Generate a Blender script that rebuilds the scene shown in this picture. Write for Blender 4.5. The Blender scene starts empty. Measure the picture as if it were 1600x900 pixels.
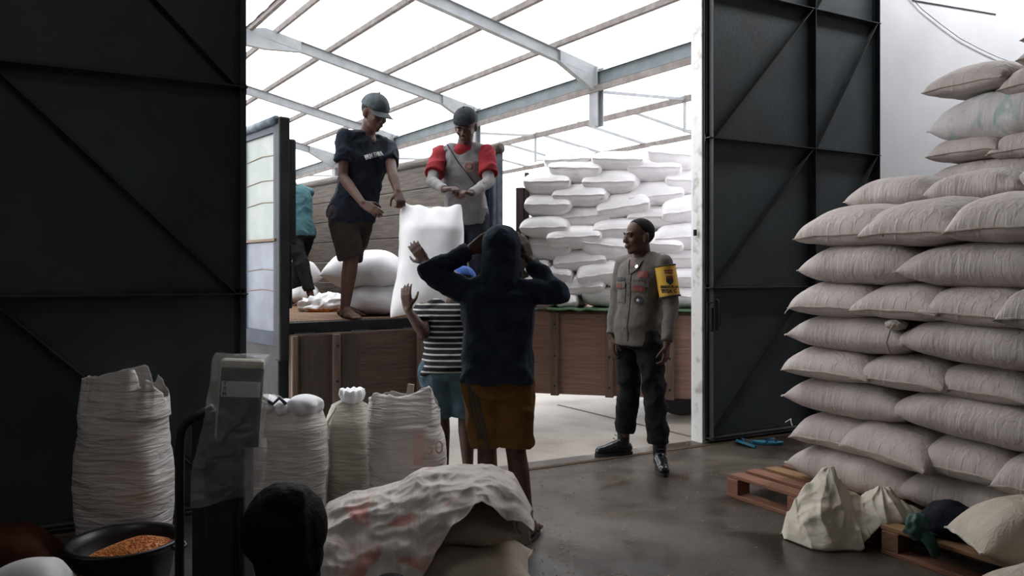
import bpy, bmesh, math, random
from math import sin, cos, pi, radians, sqrt, atan2, exp
from mathutils import Vector, Matrix, noise
from mathutils.bvhtree import BVHTree

C = bpy.context.scene.collection
SC = bpy.context.scene
V = Vector

# ------------------------------------------------------------------ camera, sky, light, exposure
CAMH, F, HOR = 1.36, 1250.0, 425.0            # eye height, focal length in px of a 1600 px wide frame, horizon row
YAW = radians(-29.0)
cam = bpy.data.cameras.new('camera')
cam.lens = 36.0 * F / 1600.0
cam.sensor_width = 36.0
cam.shift_y = (HOR - 450.0) / 1600.0
cam.clip_end = 400
camo = bpy.data.objects.new('camera', cam)
C.objects.link(camo)
camo.location = (0, 0, CAMH)
camo.rotation_euler = (pi / 2, 0, YAW)
SC.camera = camo

world = bpy.data.worlds.new('overcast_sky')
SC.world = world
world.use_nodes = True
bg = world.node_tree.nodes['Background']
bg.inputs[0].default_value = (0.96, 0.98, 1.0, 1)
bg.inputs[1].default_value = 5.3

def area(name, loc, rot, sx, sy, power, color=(1, 1, 1), portal=False):
    l = bpy.data.lights.new(name, 'AREA')
    l.shape = 'RECTANGLE'; l.size = sx; l.size_y = sy; l.energy = power; l.color = color
    if portal: l.cycles.is_portal = True
    o = bpy.data.objects.new(name, l)
    o.location = loc; o.rotation_euler = rot
    C.objects.link(o)
    return o
# daylight through the doorway (sampling portal for the sky); after it, added fill lamps under the closed ceiling
area('doorway_portal', (2.65, 4.98, 2.15), (-pi / 2, 0, 0), 3.6, 4.3, 1, portal=True)
area('fill_by_wall', (8.6, 3.7, 6.2), (0.62, 0, 0), 5.0, 0.6, 270, (0.97, 0.98, 1.0))  # added lamp, tilted at the white wall to brighten it
area('fill_rear', (0.6, -2.6, 6.35), (0, 0, 0), 3.0, 1.6, 12, (1.0, 0.97, 0.93))  # added lamp behind the camera for general interior fill
area('fill_left', (-1.4, 1.6, 6.35), (0, 0, 0), 1.2, 1.2, 24, (1.0, 0.98, 0.95))  # added lamp that lifts the sacks on the left and in front

SC.view_settings.view_transform = 'Standard'
SC.view_settings.look = 'None'
SC.view_settings.exposure = 0.0
SC.view_settings.gamma = 1.0
SC.view_settings.use_curve_mapping = False
SC.cycles.max_bounces = 8
SC.cycles.diffuse_bounces = 5
SC.cycles.transparent_max_bounces = 24
SC.cycles.sample_clamp_indirect = 6.0

# ------------------------------------------------------------------ helpers: measuring
cY, sY = cos(-YAW), sin(-YAW)
def cam2w(X, Z, h=0.0): return V((X * cY + Z * sY, -X * sY + Z * cY, h))
def W(px, py, Z): return cam2w((px - 800) / F * Z, Z, CAMH + (HOR - py) * Z / F)
def PX(px, Z, h=0.0): return cam2w((px - 800) / F * Z, Z, h)
def depth(w): return w.x * sY + w.y * cY
def on_line(px, P, d):
    """point of the vertical plane through P along d that is seen in image column px; returns the point and its distance t along d"""
    u = (px - 800) / F
    # Xc = x cY - y sY ; Zc = x sY + y cY ; Xc - u Zc = 0
    a = lambda q: (q.x * cY - q.y * sY) - u * (q.x * sY + q.y * cY)
    t = -a(P) / a(d)
    return P + d * t, t

# ------------------------------------------------------------------ helpers: materials
def mat(name, col, rough=0.7, col2=None, nscale=5.0, bump=0.0, bscale=30.0, metal=0.0, detail=4.0, stretch=(1, 1, 1), lo=0.4, hi=0.65, spec=None, trans=0.0):
    m = bpy.data.materials.new(name); m.use_nodes = True
    nt = m.node_tree; b = nt.nodes['Principled BSDF']
    b.inputs['Roughness'].default_value = rough
    b.inputs['Metallic'].default_value = metal
    if spec is not None: b.inputs['Specular IOR Level'].default_value = spec
    b.inputs['Base Color'].default_value = (*col, 1)
    tc = nt.nodes.new('ShaderNodeTexCoord'); mp = nt.nodes.new('ShaderNodeMapping')
    nt.links.new(tc.outputs['Object'], mp.inputs[0]); mp.inputs['Scale'].default_value = stretch
    if col2 is not None:
        n = nt.nodes.new('ShaderNodeTexNoise'); n.inputs['Scale'].default_value = nscale; n.inputs['Detail'].default_value = detail
        r = nt.nodes.new('ShaderNodeValToRGB')
        r.color_ramp.elements[0].position = lo; r.color_ramp.elements[0].color = (*col, 1)
        r.color_ramp.elements[1].position = hi; r.color_ramp.elements[1].color = (*col2, 1)
        nt.links.new(mp.outputs[0], n.inputs['Vector']); nt.links.new(n.outputs['Fac'], r.inputs[0]); nt.links.new(r.outputs[0], b.inputs['Base Color'])
    if bump:
        n = nt.nodes.new('ShaderNodeTexNoise'); n.inputs['Scale'].default_value = bscale; n.inputs['Detail'].default_value = 3
        bp = nt.nodes.new('ShaderNodeBump'); bp.inputs['Strength'].default_value = bump; bp.inputs['Distance'].default_value = 0.02
        nt.links.new(mp.outputs[0], n.inputs['Vector']); nt.links.new(n.outputs['Fac'], bp.inputs['Height']); nt.links.new(bp.outputs[0], b.inputs['Normal'])
    return m

def wood(name, c1, c2, axis='x', rough=0.75, band=6.0, plank=None, paxis='z'):
    """grained boards; plank = board width, gaps drawn as darker joints in the bump and colour"""
    st = {'x': (0.6, 9, 9), 'y': (9, 0.6, 9), 'z': (9, 9, 0.6)}[axis]
    m = mat(name, c1, rough, c2, band, 0.35, 14, stretch=st, lo=0.3, hi=0.72)
    return m

def stripes(name, ca, cb, scale, axis='Z', duty=0.5, rough=0.8, dist=0.0):
    m = bpy.data.materials.new(name); m.use_nodes = True
    nt = m.node_tree; b = nt.nodes['Principled BSDF']; b.inputs['Roughness'].default_value = rough
    tc = nt.nodes.new('ShaderNodeTexCoord'); w = nt.nodes.new('ShaderNodeTexWave')
    w.wave_type = 'BANDS'; w.bands_direction = axis; w.inputs['Scale'].default_value = scale; w.inputs['Distortion'].default_value = dist
    r = nt.nodes.new('ShaderNodeValToRGB'); r.color_ramp.interpolation = 'CONSTANT'
    r.color_ramp.elements[0].color = (*ca, 1); r.color_ramp.elements[1].position = duty; r.color_ramp.elements[1].color = (*cb, 1)
    nt.links.new(tc.outputs['Object'], w.inputs['Vector']); nt.links.new(w.outputs['Fac'], r.inputs[0]); nt.links.new(r.outputs[0], b.inputs['Base Color'])
    return m

def sackmat(name, col, col2, ripple='Z', rsc=22.0, strength=0.35, stain=None):
    """woven polypropylene: fine weave, ripples, faint dirt"""
    m = mat(name, col, 0.62, col2, 7.0, 0, 0, lo=0.35, hi=0.7, spec=0.35)
    nt = m.node_tree; b = nt.nodes['Principled BSDF']
    tc = [n for n in nt.nodes if n.type == 'TEX_COORD'][0]
    st = {'Z': (1, 1, 0.18), 'X': (0.18, 1, 1), 'H': (0.25, 0.25, 1.6)}[ripple]
    mp = nt.nodes.new('ShaderNodeMapping'); mp.inputs['Scale'].default_value = st
    nt.links.new(tc.outputs['Object'], mp.inputs[0])
    n = nt.nodes.new('ShaderNodeTexNoise'); n.inputs['Scale'].default_value = rsc; n.inputs['Detail'].default_value = 4; n.inputs['Distortion'].default_value = 0.6
    nt.links.new(mp.outputs[0], n.inputs['Vector'])
    bp = nt.nodes.new('ShaderNodeBump'); bp.inputs['Strength'].default_value = strength; bp.inputs['Distance'].default_value = 0.03
    nt.links.new(n.outputs['Fac'], bp.inputs['Height'])
    n2 = nt.nodes.new('ShaderNodeTexNoise'); n2.inputs['Scale'].default_value = 260
    nt.links.new(tc.outputs['Object'], n2.inputs['Vector'])
    bp2 = nt.nodes.new('ShaderNodeBump'); bp2.inputs['Strength'].default_value = 0.12; bp2.inputs['Distance'].default_value = 0.005
    nt.links.new(n2.outputs['Fac'], bp2.inputs['Height']); nt.links.new(bp.outputs[0], bp2.inputs['Normal'])
    nt.links.new(bp2.outputs[0], b.inputs['Normal'])
    if stain:
        scol, sscale, slo, shi = stain
        n3 = nt.nodes.new('ShaderNodeTexNoise'); n3.inputs['Scale'].default_value = sscale; n3.inputs['Detail'].default_value = 2; n3.inputs['Distortion'].default_value = 0.8
        nt.links.new(tc.outputs['Object'], n3.inputs['Vector'])
        r3 = nt.nodes.new('ShaderNodeValToRGB'); r3.color_ramp.elements[0].position = slo; r3.color_ramp.elements[1].position = shi
        nt.links.new(n3.outputs['Fac'], r3.inputs[0])
        mx = nt.nodes.new('ShaderNodeMix'); mx.data_type = 'RGBA'
        src = b.inputs['Base Color'].links[0].from_socket
        nt.links.new(r3.outputs[0], mx.inputs['Factor']); nt.links.new(src, mx.inputs['A']); mx.inputs['B'].default_value = (*scol, 1)
        nt.links.new(mx.outputs['Result'], b.inputs['Base Color'])
    return m

M = {}
M['door'] = mat('painted_steel', (0.026, 0.034, 0.040), 0.5, (0.046, 0.062, 0.068), 2.2, 0.08, 25, lo=0.35, hi=0.75)
M['door_rail'] = mat('painted_steel_rail', (0.020, 0.024, 0.028), 0.55, (0.036, 0.038, 0.038), 6)
M['plaster'] = mat('white_plaster', (0.80, 0.80, 0.83), 0.9, (0.72, 0.72, 0.75), 1.2, 0.05, 8)
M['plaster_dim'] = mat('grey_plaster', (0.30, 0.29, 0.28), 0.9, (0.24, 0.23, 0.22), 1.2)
M['jamb'] = mat('chipped_white_paint', (0.72, 0.72, 0.70), 0.8, (0.42, 0.38, 0.34), 9, 0.2, 20, lo=0.55, hi=0.72)
M['steel_light'] = mat('galvanised_steel', (0.17, 0.18, 0.19), 0.6, (0.13, 0.14, 0.15), 3)
M['steel_blue'] = mat('blue_grey_steel', (0.085, 0.105, 0.115), 0.6, (0.065, 0.08, 0.09), 3)
M['purlin'] = mat('brown_primer_steel', (0.085, 0.070, 0.064), 0.7, (0.13, 0.115, 0.108), 4)
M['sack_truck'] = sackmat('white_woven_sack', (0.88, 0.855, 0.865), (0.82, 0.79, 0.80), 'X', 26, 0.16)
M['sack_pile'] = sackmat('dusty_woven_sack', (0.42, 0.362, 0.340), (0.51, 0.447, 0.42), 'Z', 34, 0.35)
M['sack_tan'] = sackmat('tan_woven_sack', (0.46, 0.38, 0.30), (0.55, 0.47, 0.40), 'Z', 24, 0.4)
M['sack_print'] = sackmat('dusty_sack_green_print', (0.52, 0.48, 0.47), (0.58, 0.55, 0.54), 'Z', 20, 0.3, ((0.34, 0.42, 0.41), 8, 0.50, 0.64))
M['sack_stand'] = sackmat('standing_woven_sack', (0.68, 0.65, 0.64), (0.56, 0.52, 0.49), 'H', 22, 0.7)
M['sack_green'] = sackmat('greenish_woven_sack', (0.46, 0.44, 0.36), (0.56, 0.52, 0.47), 'H', 22, 0.6)
M['sack_smooth'] = mat('clean_white_sack', (0.82, 0.82, 0.84), 0.55, (0.76, 0.75, 0.77), 4, 0.12, 14)
M['crumple'] = sackmat('crumpled_sack_pink_print', (0.66, 0.59, 0.54), (0.74, 0.68, 0.64), 'Z', 9, 0.5, ((0.60, 0.30, 0.27), 6.5, 0.57, 0.66))
M['hem'] = mat('stitched_hem', (0.62, 0.58, 0.53), 0.8, (0.50, 0.45, 0.40), 40, 0.3, 120)
M['hem_dark'] = mat('brown_stitched_hem', (0.40, 0.34, 0.28), 0.8, (0.50, 0.44, 0.38), 40)
M['plank_grey'] = wood('weathered_grey_boards', (0.042, 0.033, 0.027), (0.11, 0.088, 0.072), 'y')
M['plank_brown'] = wood('worn_brown_boards', (0.165, 0.090, 0.062), (0.26, 0.155, 0.115), 'x')
M['plank_dark'] = wood('dark_tailgate_boards', (0.040, 0.024, 0.018), (0.088, 0.052, 0.034), 'x')
M['plank_darker'] = wood('black_stained_boards', (0.030, 0.022, 0.020), (0.065, 0.042, 0.033), 'z')
M['rib_wood'] = wood('wood_rib', (0.075, 0.046, 0.034), (0.15, 0.095, 0.070), 'z')
M['bed_floor'] = mat('corn_dusted_boards', (0.08, 0.042, 0.024), 0.85, (0.26, 0.13, 0.06), 60, 0.4, 90)
M['black_steel'] = mat('black_steel', (0.010, 0.011, 0.013), 0.6, (0.02, 0.02, 0.022), 8, spec=0.2)
M['blue_steel'] = mat('dark_blue_paint', (0.004, 0.009, 0.026), 0.5, (0.008, 0.018, 0.045), 6, spec=0.2)
M['blue_worn'] = mat('worn_blue_paint', (0.03, 0.05, 0.075), 0.5, (0.10, 0.12, 0.14), 12)
M['panel_pale'] = mat('pale_green_sheet', (0.095, 0.12, 0.105), 0.4, (0.14, 0.16, 0.14), 4)
M['panel_blue'] = mat('pale_blue_sheet', (0.030, 0.042, 0.075), 0.4, (0.065, 0.08, 0.12), 4)
M['rust'] = mat('rust_streak', (0.12, 0.08, 0.05), 0.8)
M['rubber'] = mat('tyre_rubber', (0.02, 0.02, 0.02), 0.85)
M['tarp'] = mat('green_tarpaulin', (0.03, 0.075, 0.03), 0.6, (0.06, 0.13, 0.05), 9, 0.5, 22)
M['pallet_red'] = wood('reddish_pallet_wood', (0.16, 0.06, 0.032), (0.25, 0.11, 0.06), 'y')
M['pallet_brown'] = wood('brown_pallet_wood', (0.19, 0.095, 0.035), (0.29, 0.16, 0.07), 'y')
M['pallet_x'] = wood('pallet_runner_wood', (0.13, 0.06, 0.035), (0.20, 0.10, 0.055), 'x')
M['black_plastic'] = mat('black_plastic', (0.012, 0.012, 0.015), 0.38, bump=0.05, bscale=20)
M['scale_grey'] = mat('dark_grey_enamel', (0.022, 0.024, 0.026), 0.5, (0.03, 0.032, 0.034), 5)
M['corn'] = mat('orange_corn', (0.62, 0.20, 0.05), 0.45, (0.72, 0.32, 0.10), 60)
M['cream'] = mat('cream_plastic', (0.50, 0.46, 0.36), 0.5)
M['screen'] = mat('dark_glass_panel', (0.03, 0.05, 0.055), 0.2)
M['label_white'] = mat('white_label', (0.62, 0.62, 0.62), 0.6)
M['ink'] = mat('black_ink', (0.02, 0.02, 0.02), 0.7)
M['slipper'] = mat('turquoise_foam', (0.02, 0.17, 0.26), 0.6)
M['slipper_strap'] = mat('blue_rubber_strap', (0.01, 0.06, 0.13), 0.5)
M['navy_cloth'] = mat('navy_cloth', (0.012, 0.014, 0.022), 0.9, (0.02, 0.023, 0.03), 10, 0.3, 30)
M['green_plastic'] = mat('dark_green_fabric', (0.012, 0.055, 0.042), 0.6, (0.02, 0.08, 0.06), 12)
M['twine'] = mat('twine', (0.30, 0.25, 0.17), 0.9)
M['stub'] = mat('frayed_thread', (0.7, 0.7, 0.68), 0.9)

def roofmat():
    m = bpy.data.materials.new('translucent_roof_sheet'); m.use_nodes = True; nt = m.node_tree; nt.nodes.clear()
    o = nt.nodes.new('ShaderNodeOutputMaterial'); mx = nt.nodes.new('ShaderNodeMixShader'); t = nt.nodes.new('ShaderNodeBsdfTransparent'); l = nt.nodes.new('ShaderNodeBsdfTranslucent')
    l.inputs[0].default_value = (0.86, 0.86, 0.87, 1); mx.inputs[0].default_value = 0.5
    nt.links.new(t.outputs[0], mx.inputs[1]); nt.links.new(l.outputs[0], mx.inputs[2]); nt.links.new(mx.outputs[0], o.inputs[0])
    return m
M['roof'] = roofmat()

def plasticmat():
    m = bpy.data.materials.new('clear_plastic_bag'); m.use_nodes = True; nt = m.node_tree; nt.nodes.clear()
    o = nt.nodes.new('ShaderNodeOutputMaterial'); mx = nt.nodes.new('ShaderNodeMixShader'); t = nt.nodes.new('ShaderNodeBsdfTransparent'); g = nt.nodes.new('ShaderNodeBsdfPrincipled')
    g.inputs['Base Color'].default_value = (0.80, 0.83, 0.84, 1); g.inputs['Roughness'].default_value = 0.14
    tc = nt.nodes.new('ShaderNodeTexCoord'); n = nt.nodes.new('ShaderNodeTexNoise'); n.inputs['Scale'].default_value = 8; n.inputs['Detail'].default_value = 1; n.inputs['Distortion'].default_value = 2.0
    bp = nt.nodes.new('ShaderNodeBump'); bp.inputs['Strength'].default_value = 0.9; bp.inputs['Distance'].default_value = 0.03
    nt.links.new(tc.outputs['Object'], n.inputs['Vector']); nt.links.new(n.outputs['Fac'], bp.inputs['Height']); nt.links.new(bp.outputs[0], g.inputs['Normal'])
    mx.inputs[0].default_value = 0.25
    nt.links.new(t.outputs[0], mx.inputs[1]); nt.links.new(g.outputs[0], mx.inputs[2]); nt.links.new(mx.outputs[0], o.inputs[0])
    return m
M['clear'] = plasticmat()

def floormat():
    m = bpy.data.materials.new('stained_concrete'); m.use_nodes = True
    nt = m.node_tree; b = nt.nodes['Principled BSDF']
    tc = nt.nodes.new('ShaderNodeTexCoord')
    def nz(scale, det, dist=0.0):
        n = nt.nodes.new('ShaderNodeTexNoise'); n.inputs['Scale'].default_value = scale; n.inputs['Detail'].default_value = det; n.inputs['Distortion'].default_value = dist
        nt.links.new(tc.outputs['Object'], n.inputs['Vector']); return n
    def ramp(n, p0, c0, p1, c1):
        r = nt.nodes.new('ShaderNodeValToRGB'); r.color_ramp.elements[0].position = p0; r.color_ramp.elements[0].color = (*c0, 1)
        r.color_ramp.elements[1].position = p1; r.color_ramp.elements[1].color = (*c1, 1); nt.links.new(n.outputs['Fac'], r.inputs[0]); return r
    a = ramp(nz(1.3, 6, 0.4), 0.38, (0.038, 0.027, 0.020), 0.70, (0.125, 0.100, 0.080))
    c = ramp(nz(38, 3), 0.35, (0.72, 0.72, 0.72), 0.7, (1.05, 1.05, 1.05))
    mx = nt.nodes.new('ShaderNodeMix'); mx.data_type = 'RGBA'; mx.blend_type = 'MULTIPLY'; mx.inputs['Factor'].default_value = 1
    nt.links.new(a.outputs[0], mx.inputs['A']); nt.links.new(c.outputs[0], mx.inputs['B'])
    nt.links.new(mx.outputs['Result'], b.inputs['Base Color'])
    r = ramp(nz(2.1, 4, 0.6), 0.4, (0.28,) * 3, 0.62, (0.62,) * 3)
    nt.links.new(r.outputs[0], b.inputs['Roughness'])
    bp = nt.nodes.new('ShaderNodeBump'); bp.inputs['Strength'].default_value = 0.12; bp.inputs['Distance'].default_value = 0.01
    nt.links.new(nz(20, 5).outputs['Fac'], bp.inputs['Height']); nt.links.new(bp.outputs[0], b.inputs['Normal'])
    return m
M['floor'] = floormat()
M['wall_out'] = mat('outer_white_wall', (0.8, 0.8, 0.8), 0.9)
M['ground'] = mat('dusty_concrete', (0.31, 0.27, 0.235), 0.6, (0.155, 0.120, 0.093), 1.6, 0.08, 25, lo=0.42, hi=0.68, detail=6)

# ------------------------------------------------------------------ helpers: geometry
def link(name, bm, m, parent=None, loc=(0, 0, 0), rot=(0, 0, 0), smooth=False):
    me = bpy.data.meshes.new(name)
    bmesh.ops.recalc_face_normals(bm, faces=bm.faces)
    bm.to_mesh(me); bm.free()
    if isinstance(m, (list, tuple)):
        for q in m: me.materials.append(q)
    else: me.materials.append(m)
    if smooth:
        for p in me.polygons: p.use_smooth = True
    o = bpy.data.objects.new(name, me); C.objects.link(o)
    o.location = loc; o.rotation_euler = rot
    if parent is not None: o.parent = parent
    return o

def tag(o, label=None, cat=None, group=None, kind=None):
    if label: o['label'] = label
    if cat: o['category'] = cat
    if group: o['group'] = group
    if kind: o['kind'] = kind
    return o

def empty(name, loc=(0, 0, 0), rz=0.0, label=None, cat=None, group=None, kind=None):
    o = bpy.data.objects.new(name, None); C.objects.link(o)
    o.location = loc; o.rotation_euler = (0, 0, rz); o.empty_display_size = 0.1
    return tag(o, label, cat, group, kind)

def box(bm, x0, y0, z0, x1, y1, z1, bev=0.0, mi=0, M4=None):
    r = bmesh.ops.create_cube(bm, size=1.0)
    vs = r['verts']
    mt = Matrix.Translation(((x0 + x1) / 2, (y0 + y1) / 2, (z0 + z1) / 2)) @ Matrix.Diagonal((abs(x1 - x0), abs(y1 - y0), abs(z1 - z0), 1))
    bmesh.ops.transform(bm, matrix=(M4 @ mt) if M4 is not None else mt, verts=vs)
    fs = {f for v in vs for f in v.link_faces}
    if bev > 0:
        es = {e for v in vs for e in v.link_edges}
        rr = bmesh.ops.bevel(bm, geom=list(es), offset=bev, segments=2, affect='EDGES', profile=0.5)
        fs = set(rr['faces']) | {f for f in fs if f.is_valid}
    for f in fs:
        if f.is_valid: f.material_index = mi
    return bm

def B(*a, **k): return box(bmesh.new(), *a, **k)

def bar(bm, p, q, w, h, up=(0, 0, 1), mi=0):
    """box beam of section w x h from p to q"""
    p, q = V(p), V(q); d = q - p; L = d.length; d.normalize()
    up = V(up); side = d.cross(up)
    if side.length < 1e-5: side = d.cross(V((1, 0, 0)))
    side.normalize(); up2 = side.cross(d)
    mt = Matrix(((*(d),), (*(side),), (*(up2),))).transposed().to_4x4()
    mt.translation = (p + q) / 2
    return box(bm, -L / 2, -w / 2, -h / 2, L / 2, w / 2, h / 2, M4=mt, mi=mi)

def ibeam(bm, p, q, w, h, t=0.012, up=(0, 0, 1)):
    p, q = V(p), V(q); d = (q - p).normalized(); up = V(up)
    side = d.cross(up).normalized(); u2 = side.cross(d)
    bar(bm, p + u2 * (h / 2 - t / 2), q + u2 * (h / 2 - t / 2), w, t, up)
    bar(bm, p - u2 * (h / 2 - t / 2), q - u2 * (h / 2 - t / 2), w, t, up)
    bar(bm, p, q, t, h - 2 * t, up)
    return bm

def tube(bm, pts, r, n=10, closed=True, taper=None):
    pts = [V(p) for p in pts]; rings = []
    prev = None
    for i, p in enumerate(pts):
        d = (pts[min(i + 1, len(pts) - 1)] - pts[max(i - 1, 0)]).normalized()
        if prev is None:
            a = d.cross(V((0, 0, 1)));
            if a.length < 1e-3: a = d.cross(V((1, 0, 0)))
            a.normalize()
        else:
            a = (prev - d * prev.dot(d)).normalized()
        prev = a; b = d.cross(a)
        rr = r if taper is None else taper[i]
        rings.append([bm.verts.new(p + (a * cos(2 * pi * k / n) + b * sin(2 * pi * k / n)) * rr) for k in range(n)])
    for r0, r1 in zip(rings, rings[1:]):
        for k in range(n): bm.faces.new((r0[k], r0[(k + 1) % n], r1[(k + 1) % n], r1[k]))
    if closed:
        bm.faces.new(rings[0][::-1]); bm.faces.new(rings[-1])
    return bm

def lathe(bm, prof, n=32, center=(0, 0, 0), close=True):
    c = V(center); rings = []
    for (r, z) in prof:
        rings.append([bm.verts.new(c + V((r * cos(2 * pi * k / n), r * sin(2 * pi * k / n), z))) for k in range(n)])
    for r0, r1 in zip(rings, rings[1:]):
        for k in range(n): bm.faces.new((r0[k], r0[(k + 1) % n], r1[(k + 1) % n], r1[k]))
    if close:
        bm.faces.new(rings[0][::-1]); bm.faces.new(rings[-1])
    return bm

def nz(p, s=1.0, seed=0.0): return noise.noise(V((p[0] * s + seed, p[1] * s - seed * 1.7, p[2] * s + seed * 0.3)))

def copy_tree(o, parent=None):
    c = o.copy(); C.objects.link(c); c.parent = parent
    for ch in list(o.children): copy_tree(ch, c)
    return c

def nth(i): return ['first', 'second', 'third', 'fourth', 'fifth', 'sixth', 'seventh', 'eighth', 'ninth', 'tenth', 'eleventh'][i]

# ================================================================== THE BUILDING
# world: x runs along the doorway wall, y goes out through the doorway; wall inner face at y = 4.84
WY = 4.84
DX0, DX1, DTOP = 0.88, 4.40, 4.6
EX0, EX1, EY0, CEIL = -3.6, 12.0, -5.5, 6.4
def struct(name, bm, m, parent=None, **k):
    o = link(name, bm, m, parent, **k)
    if parent is None: o['kind'] = 'structure'
    return o
struct('floor', B(EX0, EY0, -0.3, EX1, WY + 0.10, 0.0), M['floor'])
bm = bmesh.new()
box(bm, EX0, WY, 0, DX0, WY + 0.11, CEIL); box(bm, DX1, WY, 0, EX1, WY + 0.11, CEIL); box(bm, DX0, WY, DTOP, DX1, WY + 0.11, CEIL)
struct('wall_front', bm, M['plaster'])
struct('wall_right', B(EX1, EY0, 0, EX1 + 0.15, WY + 0.11, CEIL), M['plaster'])
struct('wall_left', B(EX0 - 0.15, EY0, 0, EX0, WY + 0.11, CEIL), M['plaster_dim'])
struct('wall_back', B(EX0 - 0.15, EY0 - 0.15, 0, EX1 + 0.15, EY0, CEIL), M['plaster_dim'])
struct('ceiling', B(EX0 - 0.15, EY0 - 0.15, CEIL, EX1 + 0.15, WY + 0.11, CEIL + 0.1), M['plaster_dim'])
# white reveal of the opening, chipped at its foot
bm = bmesh.new(); box(bm, DX1 - 0.012, WY - 0.03, 0, DX1 + 0.05, WY + 0.08, DTOP, bev=0.006)
for v in bm.verts:
    v.co.x += 0.012 * nz(v.co, 3)
j = struct('trim_1', bm, M['jamb'])
bm = bmesh.new(); box(bm, 0, 0, 0, 0.012, 0.03, 0.05, bev=0.002); box(bm, -0.004, 0.008, 0.012, 0.001, 0.022, 0.038)
lk = link('latch_plate', bm, M['black_steel'], j, loc=(DX1 - 0.047, WY + 0.005, CAMH + (HOR - 368) * 6.3 / F))
# sliding door track let into the floor
bm = bmesh.new(); box(bm, -3.2, 4.735, 0.0, 7.6, 4.745, 0.006); box(bm, -3.2, 4.765, 0.0, 7.6, 4.775, 0.006); box(bm, -3.2, 4.745, 0.0, 7.6, 4.765, 0.002)
struct('trim_2', bm, M['rust'])
# plaster patch and hanging wire on the white wall
bm = bmesh.new()
for k, (a, b_) in enumerate([((1430, -30), (1558, 26)),]):
    p0, _ = on_line(1425, V((0, WY, 0)), V((1, 0, 0))); p1, _ = on_line(1556, V((0, WY, 0)), V((1, 0, 0)))
    za0 = CAMH + (HOR - 0) * depth(p0) / F; za1 = CAMH + (HOR - 22) * depth(p1) / F
    vs = [bm.verts.new((x, y, z)) for y in (WY - 0.010, WY) for (x, z) in ((p0.x, za0), (p1.x, za1), (p1.x, za1 + 0.5), (p0.x, za1 + 0.5))]
    for f in ((0, 1, 2, 3), (4, 5, 6, 7), (0, 1, 5, 4), (1, 2, 6, 5), (2, 3, 7, 6), (3, 0, 4, 7)): bm.faces.new([vs[i] for i in f])
struct('trim_3', bm, mat('patched_plaster', (0.76, 0.76, 0.78), 0.9))
pts = []
for px, py in ((1422, -6), (1440, 14), (1470, 38), (1500, 60), (1530, 76), (1560, 90), (1600, 103)):
    p, _ = on_line(px, V((0, WY - 0.015, 0)), V((1, 0, 0))); pts.append((p.x, p.y, CAMH + (HOR - py) * depth(p) / F))
tag(link('wire', tube(bmesh.new(), pts, 0.0035, 6), M['steel_light']), 'thin grey wire sagging across the bright white wall', 'wire')

# sliding door leaves: sheet steel with angle-iron rails and diagonal braces, hanging inside the wall
def door_leaf(name, xs, xends, diags, latch=None):
    """xs: x of the posts, rails every 1.19 m; diags '/' or '\\' """
    o = struct(name, B(xends[0], 4.795, 0.03, xends[1], 4.80, 4.75), M['door'])
    rails = [0.05, 1.235, 2.42, 3.62, 4.72]
    y0, y1 = 4.735, 4.795
    def ang(a, b_, w=0.05):
        bm = bmesh.new(); a, b_ = V(a), V(b_)
        bar(bm, a, b_, 0.006, w, up=(0, 1, 0)) if False else None
        d = (b_ - a).normalized(); nrm = V((0, 1, 0)); s = d.cross(nrm)
        # web standing off the sheet and a flange lying on it
        mt = Matrix((d, nrm, s)).transposed().to_4x4(); mt.translation = (a + b_) / 2; L = (b_ - a).length
        box(bm, -L / 2, -0.028, -0.003, L / 2, 0.028, 0.003, M4=mt)
        box(bm, -L / 2, 0.022, -w / 2, L / 2, 0.028, w / 2, M4=mt)
        return bm
    ym = 4.765
    for z in rails: link('rail', ang((xends[0], ym, z), (xends[1], ym, z)), M['door_rail'], o)
    for x in xs: link('post', ang((x, ym, 0.03), (x, ym, 4.74)), M['door_rail'], o)
    for x0, x1 in zip(xs, xs[1:]):
        for z0, z1 in zip(rails, rails[1:]):
            if diags == '/': a, b_ = (x0 + 0.02, ym + 0.004, z0), (x1 - 0.02, ym + 0.004, z1)
            else: a, b_ = (x0 + 0.02, ym + 0.004, z1), (x1 - 0.02, ym + 0.004, z0)
            link('diagonal_brace', ang(a, b_, 0.04), M['door_rail'], o)
    return o
dr = door_leaf('door_1', (4.44, 5.61, 6.45), (4.40, 6.47), '/')
bm = bmesh.new(); tube(bm, [(0, 0, 0.0), (0.0, -0.045, 0.02), (0.0, -0.045, 0.20), (0, 0, 0.22)], 0.008, 8); box(bm, -0.02, -0.012, -0.03, 0.02, 0.0, 0.25, bev=0.003)
link('handle', bm, M['black_steel'], dr, loc=(4.46, 4.735, 0.93))
bm = bmesh.new(); tube(bm, [(0, 0, 0), (0, 0, 0.18)], 0.01, 8); tube(bm, [(0, 0, 0.0), (-0.05, 0, 0.0), (-0.05, 0, 0.22), (0, 0, 0.22)], 0.007, 8)
link('bolt', bm, M['black_steel'], dr, loc=(4.41, 4.72, 0.90))
dl = door_leaf('door_2', (-2.75, -1.57, -0.38, 0.86), (-2.78, 0.90), '\\')
bm = bmesh.new(); tube(bm, [(0, 0, 0), (0.003, 0, 0.12)], 0.006, 6); link('chalk_mark', bm, M['plaster'], dl, loc=(-0.32, 4.79, 2.02))

# ================================================================== OUTSIDE
struct('ground', B(-30, WY + 0.10, -0.3, 60, 90, -0.004), M['ground'])
# slab joint
a, b_ = W(872, 632, CAMH * F / (632 - HOR)), W(968, 655, CAMH * F / (655 - HOR))
d = (b_ - a).normalized()
struct('trim_4', bar(bmesh.new(), (a.x, a.y, -0.003), (b_.x + d.x, b_.y + d.y, -0.003), 0.03, 0.006), M['rust'])

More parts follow.
